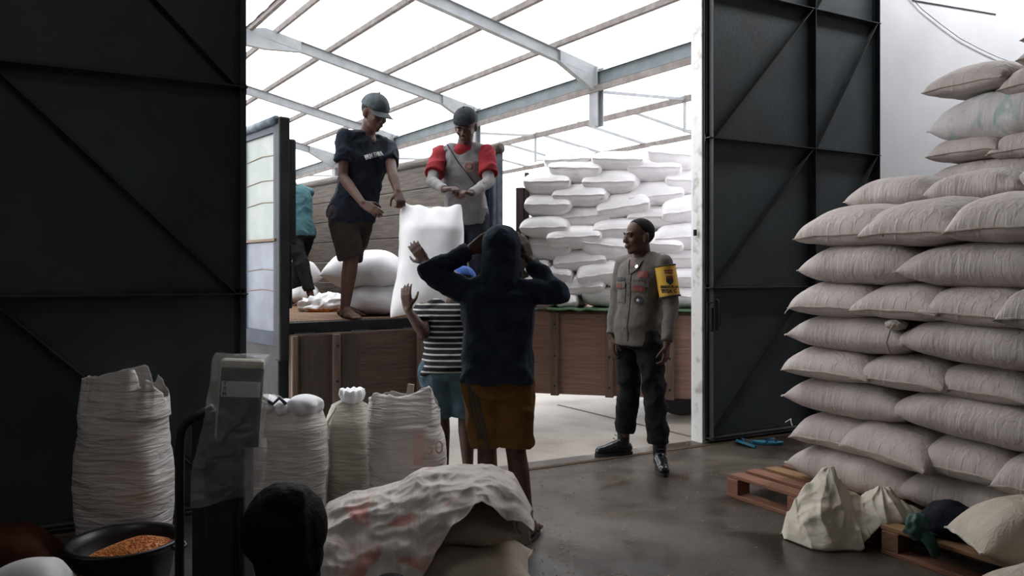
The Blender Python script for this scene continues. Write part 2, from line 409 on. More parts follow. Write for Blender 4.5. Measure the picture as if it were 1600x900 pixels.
# canopy: rotated frame; u runs outward (along the purlins), v across to the right, down the slope
RT = radians(4.6)
er, ed = V((cos(RT), sin(RT), 0)), V((-sin(RT), cos(RT), 0))
def RP(v, u, h): return er * v + ed * u + V((0, 0, h))
EAVE_V, EAVE_H, SL, RIDGE_V = 12.0, 4.65 + CAMH, 0.21, 5.9
def rh(v): return EAVE_H + SL * (EAVE_V - v) if v >= RIDGE_V else EAVE_H + SL * (EAVE_V - RIDGE_V) - SL * (RIDGE_V - v)
U0, U1 = 5.6, 52
# roof sheets, corrugated
def sheet(name, v0, v1, h0, h1, label):
    bm = bmesh.new(); n = 46; prev = None
    for i in range(n * 4 + 1):
        u = U0 + (U1 - U0) * i / (n * 4); k = 0.02 * (i % 4 in (1, 2))
        a, b_ = bm.verts.new(RP(v0, u, h0 + k)), bm.verts.new(RP(v1, u, h1 + k))
        if prev: bm.faces.new((prev[0], a, b_, prev[1]))
        prev = (a, b_)
    o = link(name, bm, M['roof'])
    return tag(o, label, 'roof', None, 'structure')
OFF = 0.24
sheet('roof_sheet', RIDGE_V, EAVE_V + 0.7, rh(RIDGE_V) + OFF, rh(EAVE_V + 0.7) + OFF, 'white translucent roofing on the slope right of the ridge')
sheet('roof_sheet', -5.0, RIDGE_V, rh(-5.0) + OFF, rh(RIDGE_V) + OFF, 'white translucent roofing on the slope left of the ridge')
sheet('roof_sheet', 13.4, 20.5, 4.75 + CAMH, 3.75 + CAMH, 'white translucent roofing of the low lean-to beyond the loading bay')
knees = [9.0 + 5.5 * k for k in range(6)]
words = ['above the doorway', 'behind the man holding the sack top', 'behind the capped worker', 'third from the doorway, above the cyan shirt', 'fourth from the doorway', 'farthest from the doorway']
for k, u in enumerate(knees):
    bm = bmesh.new()
    ibeam(bm, RP(RIDGE_V, u, rh(RIDGE_V)), RP(EAVE_V, u, rh(EAVE_V)), 0.15, 0.26)
    ibeam(bm, RP(RIDGE_V, u, rh(RIDGE_V)), RP(0.0, u, rh(0.0)), 0.15, 0.26)
    o = link('roof_rafter', bm, M['steel_light'])
    tag(o, 'grey sloping steel rafter of the bay roof, %s from the doorway outward' % nth(k), 'roof beam', 'steel rafters of the bay roof')
    # haunches at ridge and knee, with bolted end plates
    for (va, vb, da, db) in ((RIDGE_V, RIDGE_V + 0.9, 0.52, 0.27), (RIDGE_V, RIDGE_V - 0.9, 0.52, 0.27), (EAVE_V - 1.1, EAVE_V, 0.27, 0.62)):
        bm = bmesh.new(); w = 0.075
        vs = []
        for s in (-w, w):
            vs += [bm.verts.new(RP(va, u + s, rh(va) + 0.132)), bm.verts.new(RP(vb, u + s, rh(vb) + 0.132)), bm.verts.new(RP(vb, u + s, rh(vb) + 0.132 - db)), bm.verts.new(RP(va, u + s, rh(va) + 0.132 - da))]
        for f in ((0, 1, 2, 3), (7, 6, 5, 4), (0, 4, 5, 1), (1, 5, 6, 2), (2, 6, 7, 3), (3, 7, 4, 0)): bm.faces.new([vs[i] for i in f])
        link('haunch', bm, M['steel_light'], o)
    # column below the knee: the ones behind the trucks stand on the ground, the middle one is cut off short
    zb = 0.0 if k != 1 else EAVE_H - 1.25
    bm = bmesh.new(); ibeam(bm, RP(EAVE_V, u, zb), RP(EAVE_V, u, EAVE_H + 0.12), 0.30, 0.20, 0.02, up=tuple(er))
    if k == 1: link('hanger_post', bm, M['steel_light'], o)
    elif k > 1:
        c_ = link('steel_column', bm, M['steel_light'])
        tag(c_, 'grey steel column carrying the bay roof, %s from the doorway outward' % nth(k), 'column', 'steel columns of the bay roof')
# eave beam and purlins
bm = bmesh.new(); ibeam(bm, RP(EAVE_V, U0, EAVE_H - 0.15), RP(EAVE_V, U1, EAVE_H - 0.15), 0.16, 0.30)
tag(link('eave_beam', bm, M['steel_blue']), 'blue-grey steel eave beam running away over the trucks at the knees of the rafters', 'roof beam')
bm = bmesh.new(); ibeam(bm, RP(RIDGE_V - 0.35, U0, rh(RIDGE_V) + 0.1), RP(RIDGE_V - 0.35, U1, rh(RIDGE_V) + 0.1), 0.10, 0.16)
bar(bm, RP(RIDGE_V + 0.3, U0, rh(RIDGE_V) + 0.12), RP(RIDGE_V + 0.3, U1, rh(RIDGE_V) + 0.12), 0.07, 0.14)
tag(link('ridge_purlin', bm, M['purlin']), 'doubled steel purlin under the roof ridge, top corner beside the dark door', 'roof beam')
for i, v in enumerate((7.55, 9.2, 10.75, 4.1, 2.4, 0.7)):
    bm = bmesh.new(); h = rh(v) + 0.19
    bar(bm, RP(v, U0, h), RP(v, U1, h), 0.05, 0.12); bar(bm, RP(v + 0.05, U0, h - 0.055), RP(v + 0.05, U1, h - 0.055), 0.06, 0.01)
    side = 'right' if v > RIDGE_V else 'left'
    tag(link('roof_purlin', bm, M['purlin']), 'brown steel purlin under the %s slope of the bay roof, %s below the ridge' % (side, nth(i % 3)), 'roof beam', 'purlins of the bay roof')
bm = bmesh.new(); bar(bm, RP(EAVE_V - 0.1, U0, EAVE_H - 0.40), RP(EAVE_V - 0.1, U1, EAVE_H - 0.40), 0.06, 0.14)
tag(link('strut_rail', bm, M['purlin']), 'thin brown rail running just beneath the blue-grey eave beam', 'roof beam')
# lean-to frame beyond the trucks
LV0, LH0, LV1, LH1 = 15.0, 4.42 + CAMH, 17.6, 4.02 + CAMH
for (v, h, w_, lab) in ((LV0, LH0, 0.16, 'upper'), (LV1, LH1, 0.14, 'lower')):
    bm = bmesh.new(); bar(bm, RP(v, U0, h), RP(v, U1, h), 0.07, w_)
    tag(link('canopy_beam', bm, M['purlin']), 'thin brown %s beam of the lean-to frame above the white sack stack' % lab, 'roof beam')
CNT = 'one two three four five six seven eight nine ten eleven twelve thirteen fourteen fifteen sixteen seventeen eighteen'.split()
for i in range(18):
    u = 8 + 2.2 * i
    bm = bmesh.new(); bar(bm, RP(LV0, u, LH0 + 0.1), RP(LV1 + 0.4, u, LH1 + 0.04), 0.05, 0.08)
    if i % 3 == 0:
        bar(bm, RP(LV0, u, LH0), RP(LV0, u, LH0 - 0.85), 0.06, 0.06); bar(bm, RP(LV0, u, LH0 - 0.8), RP(LV1, u, LH1 - 0.1), 0.04, 0.04)
        bar(bm, RP(EAVE_V, u, EAVE_H - 0.4), RP(LV0, u, LH0), 0.05, 0.07)
    tag(link('canopy_strut', bm, M['steel_light']), 'slender pale canopy strut above the white sack stack, number %s from the doorway' % CNT[i], 'roof beam', 'pale struts of the far canopy')
bm = bmesh.new()
for k in (1, 2, 3):
    u = knees[k]
    for (va, ua, vb, ub) in ((RIDGE_V + 0.9, u, EAVE_V - 0.3, u + 5.5),): tube(bm, [RP(va, ua, rh(va) + 0.1), RP(vb, ub, rh(vb) + 0.1)], 0.008, 6)
tag(link('bracing_rod', bm, M['steel_light']), 'thin steel bracing rods crossing under the bright bay roof', 'rod')

# tree beyond the yard
def tree(px, Z, ztop, rad, label):
    rnd = random.Random(px); c = PX(px, Z); t = empty('tree', c, 0, label, 'tree')
    link('trunk', tube(bmesh.new(), [(0, 0, 0), (0.1, 0, ztop * 0.4), (0.0, 0.1, ztop * 0.8)], 0.2, 10, taper=[0.26, 0.2, 0.1]), M['plank_grey'], t)
    bm = bmesh.new()
    for _ in range(2600):
        d = V((rnd.gauss(0, 1), rnd.gauss(0, 1), rnd.gauss(0, 1))).normalized() * rad * (0.55 + 0.45 * rnd.random()); d.z *= 0.7
        d *= 1 + 0.25 * nz(d, 0.8, 2); p = V((0, 0, ztop - rad * 0.6)) + d; s = rnd.uniform(0.10, 0.2)
        a = V((rnd.uniform(-1, 1), rnd.uniform(-1, 1), rnd.uniform(-0.5, 0.5))).normalized() * s; b_ = V((rnd.uniform(-1, 1), rnd.uniform(-1, 1), rnd.uniform(-1, 1))).normalized() * s * 0.5
        bm.faces.new([bm.verts.new(p - a), bm.verts.new(p + b_), bm.verts.new(p + a), bm.verts.new(p - b_)])
    link('foliage', bm, mat('pale_green_leaves', (0.36, 0.50, 0.34), 0.6), t)
tree(1066, 34, 7.25, 1.5, 'pale green treetop showing over the white sack stack beside the door jamb')

# ================================================================== SACKS
def sack_bm(L, Wd, T, seed=0, nu=34, nv=24, pu=3.0, pv=3.4, top=0.56, droop=0.03, ears=0.10, wob=0.012, twist=0.0, pinch=None, full=0.5):
    """a filled sack lying down: length L along x, width Wd along y, thickness T; z = 0 is its underside"""
    rnd = random.Random(seed); s0 = rnd.uniform(0, 50)
    bend = rnd.uniform(-0.04, 0.04)
    bm = bmesh.new(); G = {}
    def pt(i, j, sgn):
        u = sin(pi / 2 * (2 * i / nu - 1)); v = sin(pi / 2 * (2 * j / nv - 1))
        fu = max(0.0, 1 - abs(u) ** pu); fv = max(0.0, 1 - abs(v) ** pv)
        f = (fu ** (0.62 if full >= 0.5 else 0.45)) * (fv ** full)
        x = L / 2 * u * (1 - ears * (1 - v * v) * u * u); y = Wd / 2 * v * (1 - ears * 0.8 * (1 - u * u) * 0.0 - 0.16 * (abs(u) ** 6) * 0.6)
        y *= 1 - 0.05 * (1 - abs(u)) + 0.03 * nz((u * 1.3, v, 0), 1.0, s0)
        z = T * (top * f if sgn > 0 else -(1 - top) * f)
        z += -droop * (u * u) ** 1.5 - droop * 0.5 * (v * v) ** 2 + twist * u * v
        if pinch:
            a = abs(u) ** 4
        n1 = nz((x, y, z * 2), 5.0, s0); n2 = nz((x, y, z), 13.0, s0 + 9)
        k = f ** 0.5
        z += (wob * n1 + wob * 0.35 * n2) * k * 1.2
        y += 0.012 * nz((x, z, 0), 8.0, s0 + 4)
        y += bend * u * u
        return V((x, y, z))
    top_, bot = {}, {}
    for i in range(nu + 1):
        for j in range(nv + 1):
            rim = i in (0, nu) or j in (0, nv)
            t = bm.verts.new(pt(i, j, 1)); top_[i, j] = t
            bot[i, j] = t if rim else bm.verts.new(pt(i, j, -1))
    for i in range(nu):
        for j in range(nv):
            bm.faces.new((top_[i, j], top_[i + 1, j], top_[i + 1, j + 1], top_[i, j + 1]))
            bm.faces.new((bot[i, j], bot[i, j + 1], bot[i + 1, j + 1], bot[i + 1, j]))
    zmin = min(v.co.z for v in bm.verts)
    for v in bm.verts: v.co.z -= zmin
    rims = {'x+': [top_[nu, j].co.copy() for j in range(nv + 1)], 'x-': [top_[0, j].co.copy() for j in range(nv + 1)],
            'y-': [top_[i, 0].co.copy() for i in range(nu + 1)], 'y+': [top_[i, nv].co.copy() for i in range(nu + 1)]}
    return bm, rims

def hem_bm(pts, out, w=0.016, t=0.004, seed=1):
    """rolled and stitched edge along a rim"""
    bm = bmesh.new(); prev = None; out = V(out)
    for i, p in enumerate(pts):
        ww = w * (0.7 + 0.15 * sin(i * 1.1 + seed)); dz = 0.002 * sin(i * 0.9 + seed)
        a = [bm.verts.new(p + V((0, 0, t))), bm.verts.new(p + out * ww + V((0, 0, t * 0.7 + dz))), bm.verts.new(p + out * ww + V((0, 0, -t * 0.7 + dz))), bm.verts.new(p - V((0, 0, t)))]
        if prev:
            for k in range(4): bm.faces.new((prev[k], prev[(k + 1) % 4], a[(k + 1) % 4], a[k]))
        else: bm.faces.new(a)
        prev = a
    bm.faces.new(prev[::-1])
    return bm

_var = {}
def sack_mesh(kind, v, L, Wd, T, m, hem, hemmat, **k):
    """prototype meshes, one per variant"""
    key = (kind, v)
    if key not in _var:
        bm, rims = sack_bm(L, Wd, T, seed=hash_(kind) + v * 7, **k)
        me = bpy.data.meshes.new('sack'); bmesh.ops.recalc_face_normals(bm, faces=bm.faces); bm.to_mesh(me); bm.free(); me.materials.append(m)
        for p in me.polygons: p.use_smooth = True
        hs = []
        for side in hem:
            h = hem_bm(rims[side], {'x+': (1, 0, 0), 'x-': (-1, 0, 0), 'y-': (0, -1, 0), 'y+': (0, 1, 0)}[side], seed=v)
            hm = bpy.data.meshes.new('stitched_hem'); bmesh.ops.recalc_face_normals(h, faces=h.faces); h.to_mesh(hm); h.free(); hm.materials.append(hemmat)
            hs.append(hm)
        _var[key] = (me, hs, L, Wd, T)
    return _var[key]
def hash_(s): return sum(ord(c) * (i + 3) for i, c in enumerate(s)) % 97

def put_sack(var, loc, rz, scl, label, group=None, tilt=(0, 0), cat='sack', name='sack'):
    me, hs, L, Wd, T = var
    o = bpy.data.objects.new(name, me); C.objects.link(o)
    o.location = loc; o.rotation_euler = (tilt[0], tilt[1], rz); o.scale = scl
    for h in hs:
        c = bpy.data.objects.new('stitched_hem', h); C.objects.link(c); c.parent = o
    return tag(o, label, cat, group)

# ------------------------------------------------ second truck, side-on, loaded with white sacks
T2P = cam2w((808 - 800) / F * 7.55, 7.55)       # left end of its near face
T2A = YAW - radians(14.5)
T2X = V((cos(T2A), sin(T2A), 0)); T2Y = V((-sin(T2A), cos(T2A), 0))
BED = 1.0
t2 = empty('cargo_truck', T2P, T2A, 'wooden flatbed truck body seen side-on, its side board hanging down, stacked high with white sacks', 'truck')
link('bed_floor', B(0, 0.03, BED - 0.07, 2.2, 2.05, BED - 0.01), M['plank_brown'], t2)
bm = bmesh.new(); bar(bm, (0.0, 0.35, 0.78), (2.2, 0.35, 0.78), 0.09, 0.16); bar(bm, (0, 1.65, 0.78), (2.2, 1.65, 0.78), 0.09, 0.16)
for x in (0.2, 0.8, 1.4, 2.0): bar(bm, (x, 0.08, 0.89), (x, 2.0, 0.89), 0.07, 0.08)
link('chassis', bm, M['black_steel'], t2)
# hanging side board with ribs
bx0, bx1, bz0, bz1 = -0.35, 2.2, 0.225, 0.975
db = link('side_board', B(bx0, -0.005, bz1 - 0.255, bx1, 0.022, bz1, bev=0.004), M['plank_brown'], t2)
bm = bmesh.new()
for k in range(3):
    z1 = bz1 - 0.001 - k * 0.25; box(bm, bx0, -0.006 + 0.002 * k, z1 - 0.2505, bx1, 0.022, z1, bev=0.004)
old = db.data; db.data = bpy.data.meshes.new('side_board'); bmesh.ops.recalc_face_normals(bm, faces=bm.faces); bm.to_mesh(db.data); bm.free(); db.data.materials.append(M['plank_brown']); bpy.data.meshes.remove(old)
for px in (868, 953, 1047):
    _, t = on_line(px, T2P, T2X)
    rb = link('board_rib', B(t - 0.038, -0.05, bz0 - 0.01, t + 0.038, -0.007, bz1 + 0.01, bev=0.005), M['rib_wood'], t2)
    bm = bmesh.new()
    for z in (bz0 + 0.08, bz0 + 0.36, bz1 - 0.1):
        mt = Matrix.Translation((t, -0.052, z)) @ Matrix.Rotation(pi / 2, 4, 'X')
        bmesh.ops.create_cone(bm, cap_ends=True, segments=10, radius1=0.012, radius2=0.009, depth=0.012, matrix=mt)
    link('bolts', bm, M['black_steel'], rb)
# stake post and the slatted end frame at its left
_, t = on_line(812, T2P, T2X)
bm = bmesh.new(); box(bm, t - 0.045, 0.02, BED - 0.2, t + 0.035, 0.10, BED + 1.16, bev=0.008); box(bm, t + 0.04, 0.03, BED, t + 0.075, 0.08, BED + 1.3)
link('stake_post', bm, M['plank_darker'], t2)
bm = bmesh.new()
for k in range(5): box(bm, -0.03, 0.1, BED + 0.02 + k * 0.23, 0.0, 2.02, BED + 0.22 + k * 0.23)
link('end_board', bm, M['plank_grey'], t2)
link('far_board', B(0, 2.03, BED, 2.2, 2.06, BED + 0.5), M['plank_grey'], t2)
def wheel(x, y, parent, r=0.39, w=0.22):
    bm = bmesh.new(); lathe(bm, [(0.10, -w / 2), (r * 0.6, -w / 2), (r * 0.93, -w / 2), (r, -w * 0.33), (r, w * 0.33), (r * 0.93, w / 2), (r * 0.6, w / 2), (0.1, w / 2)], 28)
    bmesh.ops.rotate(bm, matrix=Matrix.Rotation(pi / 2, 3, 'X'), verts=bm.verts)
    o = link('wheel', bm, M['rubber'], parent, loc=(x, y, r), smooth=True)
    bm = bmesh.new(); lathe(bm, [(0.05, -w * 0.2), (r * 0.58, -w * 0.52), (r * 0.6, -w * 0.3), (0.05, w * 0.1)], 20)
    bmesh.ops.rotate(bm, matrix=Matrix.Rotation(pi / 2, 3, 'X'), verts=bm.verts)
    link('wheel_rim', bm, M['steel_blue'], o)
wheel(1.5, 0.50, t2); wheel(1.5, 1.6, t2)
# green tarpaulin under the load
bm = bmesh.new(); n = 60; rows = []
x0 = on_line(856, T2P, T2X)[1]; x1 = 2.2
for i in range(n + 1):
    x = x0 + (x1 - x0) * i / n; r = []
    for (y, z) in ((0.6, BED + 0.02), (0.10, BED + 0.03), (-0.0, BED + 0.035), (-0.055, BED + 0.03), (-0.07, BED + 0.01)):
        r.append(bm.verts.new((x, y + 0.02 * nz((x, y, z), 6), z + 0.022 * nz((x, 0, z), 9, 3))))
    rows.append(r)
for a_, b_ in zip(rows, rows[1:]):
    for k in range(4): bm.faces.new((a_[k], a_[k + 1], b_[k + 1], b_[k]))
tp = link('tarpaulin', bm, M['tarp'], smooth=True, loc=T2P, rot=(0, 0, T2A))
md = tp.modifiers.new('s', 'SOLIDIFY'); md.thickness = 0.008
tag(tp, 'crumpled dark green tarpaulin spread under the white sacks on the truck bed', 'tarpaulin')

# the stack: every sack that shows, by its outline in the picture column and row -> width, height on the truck's face
T2S = [  # (x0, x1, y0, y1, row from bottom)
 (867,899,461,484,1),(905,975,450,484,1),(966,1042,452,483,1),(1034,1112,452,483,1),(812,868,450,484,1),
 (871,943,431,465,2),(938,1002,424,454,2),(996,1045,424,455,2),(1038,1115,422,454,2),(815,873,428,456,2),
 (896,968,409,448,3),(852,893,418,446,3),(960,1030,404,428,3),(1022,1110,391,424,3),(822,860,408,432,3),
 (859,945,390,426,4),(815,889,372,411,4),(902,990,371,412,4),(982,1068,371,398,4),(1028,1112,350,393,4),
 (848,936,355,391,5),(813,890,339,374,5),(924,1004,341,379,5),(975,1069,322,358,5),
 (868,956,322,357,6),(813,888,304,340,6),(928,1014,302,342,6),(1031,1118,306,351,6),
 (867,955,287,324,7),(973,1064,283,324,7),(813,888,271,306,7),
 (912,999,266,304,8),(1036,1122,265,308,8),(855,939,251,289,8),
 (976,1064,247,284,9),(918,1001,238,268,9),(848,924,231,272,9),(1006,1090,228,268,9),
]
cols = {}
for s in T2S: cols.setdefault(s[4], []).append(s)
for r in cols: cols[r].sort()
rnd = random.Random(5)
for r, lst in cols.items():
    for k, (xa, xb, ya, yb, _) in enumerate(lst):
        pa, ta = on_line(xa, T2P, T2X); pb, tb = on_line(xb, T2P, T2X)
        pm = (pa + pb) / 2; Z = depth(pm) - 0.02
        w = (tb - ta); h = (yb - ya) * Z / F
        zc = CAMH + (HOR - yb) * Z / F
        vi = rnd.randrange(5)
        var = sack_mesh('t2', vi, 0.82, 0.52, 0.2, M['sack_truck'], ('x-', 'x+'), M['sack_truck'], droop=0.0, top=0.5 + 0.05 * (vi - 2), pu=5.5, pv=3.6, ears=0.04, wob=0.008, twist=0.010 * (vi - 2), full=0.43)
        dep = rnd.uniform(-0.03, 0.05) + (0.03 if r < 4 else 0)
        loc = pm + T2Y * (0.39 + dep); loc.z = zc
        lab = 'white sack, %s layer up in the truck stack, %s from its stake post' % (nth(r - 1), nth(k))
        put_sack(var, loc, T2A + pi / 2 + rnd.uniform(-0.07, 0.07), (1, w * 1.04 / 0.52, h / 0.2 * 1.12), lab, 'white sacks stacked on the second truck', tilt=(rnd.uniform(-0.06, 0.06), 0))

# ------------------------------------------------ first truck, open rear towards the doorway
T1P = cam2w((441 - 800) / F * 5.72, 5.72); T1A = radians(10.4)
T1X = V((cos(T1A), sin(T1A), 0)); T1Y = V((-sin(T1A), cos(T1A), 0))
TW, TL, SH = 2.0, 4.15, 1.43
t1 = empty('cargo_truck', T1P, T1A, 'truck with tall plank sides backed up to the doorway, workers standing on its bed', 'truck')
bm = bmesh.new()
for k in range(9): box(bm, 0.04 + k * 0.215, 0.03, BED - 0.045, 0.04 + k * 0.215 + 0.21, TL, BED)
link('bed_floor', bm, M['bed_floor'], t1)
bm = bmesh.new(); box(bm, -0.02, -0.03, BED - 0.12, TW + 0.02, 0.03, BED - 0.005, bev=0.006)
for x in (0.15, 0.6, 1.05, 1.5, 1.9): tube(bm, [(x - 0.08, -0.045, BED - 0.09), (x + 0.08, -0.045, BED - 0.09)], 0.014, 8)
link('rear_sill', bm, M['black_steel'], t1)
bm = bmesh.new(); bar(bm, (0.5, 0.0, 0.76), (0.5, TL, 0.76), 0.09, 0.2); bar(bm, (1.5, 0.0, 0.76), (1.5, TL, 0.76), 0.09, 0.2)
for y in (0.15, 1.1, 2.1, 3.1, 4.0): bar(bm, (0.02, y, 0.9), (TW - 0.02, y, 0.9), 0.08, 0.09)
box(bm, 0.02, 0.05, 0.62, 0.35, 0.08, 0.86); box(bm, -0.03, 0.0, 0.35, 0.12, 0.9, 0.84, bev=0.01)
link('chassis', bm, M['black_steel'], t1)
wheel(0.22, 2.6, t1); wheel(1.78, 2.6, t1); wheel(0.22, 3.6, t1) if False else None
# right side: planks seen from inside, posts, round-nosed top rail
bm = bmesh.new()
for k in range(6):
    z0 = BED + 0.003 + k * 0.235; box(bm, TW - 0.055, 0.10, z0, TW - 0.025 + 0.004 * (k % 2), TL, z0 + 0.2345, bev=0.010)
link('side_planks', bm, M['plank_grey'], t1)
bm = bmesh.new(); tube(bm, [(TW - 0.04, -0.05, BED + SH), (TW - 0.04, 0.3, BED + SH + 0.005), (TW - 0.04, TL, BED + SH)], 0.045, 12)
link('top_rail', bm, M['plank_grey'], t1, smooth=True)
for y in (0.03, 1.05, 2.1, 3.1, 4.1):
    link('side_post', B(TW - 0.025 if y > 0.5 else TW - 0.02, y, 0.8, TW + 0.05, y + 0.07, BED + SH - 0.02, bev=0.006), M['blue_worn'], t1)
bm = bmesh.new(); box(bm, TW - 0.14, 0.04, BED + 0.55, TW - 0.055, 0.075, BED + SH - 0.12, bev=0.004)
tube(bm, [(TW - 0.10, 0.02, BED + 0.6), (TW - 0.10, 0.02, BED + SH - 0.25)], 0.012, 8); box(bm, TW - 0.02, -0.02, BED + 0.15, TW + 0.03, 0.02, BED + 0.25, bev=0.004)
link('hinge_post', bm, M['blue_steel'], t1)
# headboard
bm = bmesh.new()
for k in range(6):
    z0 = BED + 0.005 + k * 0.235; box(bm, 0.02, TL, z0, TW, TL + 0.03, z0 + 0.228, bev=0.004)
link('headboard', bm, M['plank_grey'], t1)
bm = bmesh.new()
tube(bm, [(0.35, TL + 0.1, BED + SH - 0.2), (0.35, TL + 0.1, BED + SH + 0.14), (1.15, TL + 0.1, BED + SH + 0.14), (1.15, TL + 0.1, BED + SH - 0.2)], 0.02, 8)
link('head_rack', bm, M['black_steel'], t1)
# left side: blue steel frame with pale sheet panels outside, black rear post
LZ0, LZ1 = BED - 0.17, BED + SH
bm = bmesh.new()
for y in (0.0, 0.62, 1.25, 1.9, 2.55, 3.2, 3.85): box(bm, -0.045, y, LZ0, 0.0, y + 0.055, LZ1, bev=0.005)
box(bm, -0.045, 0, LZ1 - 0.07, 0.0, TL, LZ1); box(bm, -0.045, 0, LZ0, 0, TL, LZ0 + 0.10)
lf = link('left_side_frame', bm, M['blue_steel'], t1)
bm = bmesh.new(); box(bm, -0.025, 0.05, BED + 0.60, -0.008, TL, LZ1 - 0.06)
link('upper_panel', bm, M['panel_pale'], lf)
bm = bmesh.new(); box(bm, -0.025, 0.05, LZ0 + 0.09, -0.008, TL, BED + 0.575)
link('lower_panel', bm, M['panel_blue'], lf)
bm = bmesh.new(); bar(bm, (-0.05, 0.0, BED + 0.59), (-0.05, TL, BED + 0.59), 0.02, 0.018)
for z in (0.22, 0.37, 0.86, 1.02, 1.2): 
    tube(bm, [(-0.027, 0.05 + 0.01, BED + z), (-0.028, 0.3, BED + z + 0.012), (-0.027, 0.6, BED + z - 0.006)], 0.004, 5)
link('seam_strip', bm, M['rust'], lf)
bm = bmesh.new(); tube(bm, [(-0.055, -0.03, LZ1 + 0.01), (-0.055, 0.4, LZ1 + 0.006), (-0.055, TL, LZ1 + 0.01)], 0.03, 10)
link('rolled_cover', bm, M['blue_worn'], lf, smooth=True)
bm = bmesh.new()
for k in range(6):
    z0 = BED + 0.005 + k * 0.235; box(bm, 0.002, 0.08, z0, 0.03, TL, z0 + 0.228)
link('side_planks', bm, M['plank_grey'], t1)
bm = bmesh.new(); box(bm, -0.05, -0.07, LZ0 - 0.1, 0.03, 0.02, LZ1 + 0.03, bev=0.012)
box(bm, 0.02, -0.055, BED + 0.55, 0.085, 0.03, LZ1 - 0.12, bev=0.012); box(bm, 0.03, -0.05, BED + 0.1, 0.055, 0.02, BED + 0.6, bev=0.008)
for v in bm.verts: v.co.x += 0.008 * nz(v.co, 9)
link('rear_post', bm, M['black_steel'], t1)
# dropped tailgate: two leaves hanging below the sill
g0 = link('tailgate', bmesh.new() if False else box(bmesh.new(), 0.02, -0.085, 0.225, 1.16, -0.055, BED - 0.085, bev=0.012), M['plank_dark'], t1)
link('stained_panel', B(0.10, -0.092, 0.24, 0.36, -0.084, BED - 0.1), M['plank_darker'], g0)
link('stained_panel', B(0.42, -0.092, 0.24, 0.56, -0.084, BED - 0.1), M['plank_darker'], g0)
for x0, x1 in ((0.022, 0.065), (0.345, 0.40), (1.075, 1.155)):
    link('board_rib', B(x0, -0.125, 0.235, x1, -0.086, BED - 0.095, bev=0.006), M['rib_wood'], g0)
bm = bmesh.new()
for z in (0.3, 0.56, 0.82):
    for x in (0.37, 1.115):
        bmesh.ops.create_cone(bm, cap_ends=True, segments=10, radius1=0.011, radius2=0.008, depth=0.012, matrix=Matrix.Translation((x, -0.13, z)) @ Matrix.Rotation(pi / 2, 4, 'X'))
link('bolts', bm, M['black_steel'], g0)
bm = bmesh.new()
for k in range(3): box(bm, 1.19, -0.075, 0.225 + k * 0.235, TW, -0.05, 0.225 + k * 0.235 + 0.2355, bev=0.003)
link('second_tailgate', bm, M['plank_brown'], t1)

# sacks lying on the first truck
def t1loc(x, y, z=BED): return T1P + T1X * x + T1Y * y + V((0, 0, z))
VAR_T1 = lambda v: sack_mesh('t1', v, 0.86, 0.55, 0.25, M['sack_smooth'], ('x-', 'x+'), M['sack_smooth'], droop=0.02, pu=3.2, pv=3.0, ears=0.05, wob=0.012)
def sack_at(px0, px1, y0, y1, Z, rz, var, label, group=None, L=0.86, T=0.25, lift=None, name='sack', tilt=(0, 0), wide=None):
    c = PX((px0 + px1) / 2, Z); h = (y1 - y0) * Z / F; c.z = CAMH + (HOR - y1) * Z / F if lift is None else lift
    sx = (px1 - px0) * Z / F / L
    return put_sack(var, c, rz, (sx, wide or 1, h / T), label, group, tilt, name=name)
sack_at(540, 642, 452, 499, 6.72, YAW, VAR_T1(0), 'filled white sack on the truck bed, lower of two beside the held sack', lift=BED)
sack_at(510, 636, 398, 457, 6.75, YAW, VAR_T1(1), 'filled white sack lying on top of another behind the capped worker legs', lift=BED + 0.215)
sack_at(452, 500, 448, 480, 8.9, YAW + 0.2, VAR_T1(2), 'white sack lying on the truck bed under the foot of the worker in cyan', lift=BED)
sack_at(440, 496, 412, 452, 9.1, YAW + 0.5, VAR_T1(3), 'white sack deep in the truck, leaning over the one behind the worker in cyan', lift=BED + 0.2)
# crumpled white cloth with an orange edge beside the capped worker's feet
bm = bmesh.new(); bmesh.ops.create_icosphere(bm, subdivisions=4, radius=1)
for v in bm.verts:
    p = v.co.copy(); n = abs(nz(p, 1.6, 4)) + 0.5 * abs(nz(p, 4, 2)); r = 1 - 0.55 * n
    v.co = V((p.x * 0.24 * r, p.y * 0.18 * r, max(0, (p.z * 0.13 + 0.05) * r + 0.05 * max(0, p.x))))
o = link('empty_sack', bm, [M['sack_smooth'], M['corn']], loc=PX(503, 7.3, BED), rot=(0, 0, YAW), smooth=True)
for p in o.data.polygons:
    if p.center.z < 0.03 and p.center.x > -0.1: p.material_index = 1
tag(o, 'crumpled empty white sack lying on the truck bed behind the capped worker feet', 'sack')

# the big sack being lowered: upright, leaning out over the truck edge
bm, rims = sack_bm(0.80, 0.50, 0.24, seed=77, nu=44, nv=32, pu=4.5, pv=3.2, top=0.5, droop=0.0, ears=0.03, wob=0.010)
for v in bm.verts:      # x = height once stood up: slacker top, two gathered corners, fuller foot
    t = v.co.x / 0.4
    if t > 0.55:
        k = (t - 0.55) / 0.45; v.co.z = 0.12 + (v.co.z - 0.12) * (1 - 0.55 * k)
        v.co.x += 0.02 * abs(v.co.y) / 0.25 * k + 0.008 * sin(v.co.y * 45) * k
    v.co.y *= 1 + 0.05 * (0 - t) * 0.5
    if t < -0.4:
        v.co.y += -0.05 * (-t - 0.4)
        v.co.x += 0.035 * (v.co.y / 0.25) * (-t - 0.4) / 0.6
hb = bmesh.new()
cen = PX(673, 5.85); cen.z = CAMH + (HOR - 405) * 5.85 / F
rotm = Matrix.Rotation(YAW, 4, 'Z') @ Matrix.Rotation(radians(-9), 4, 'X') @ Matrix.Rotation(radians(2), 4, 'Y')
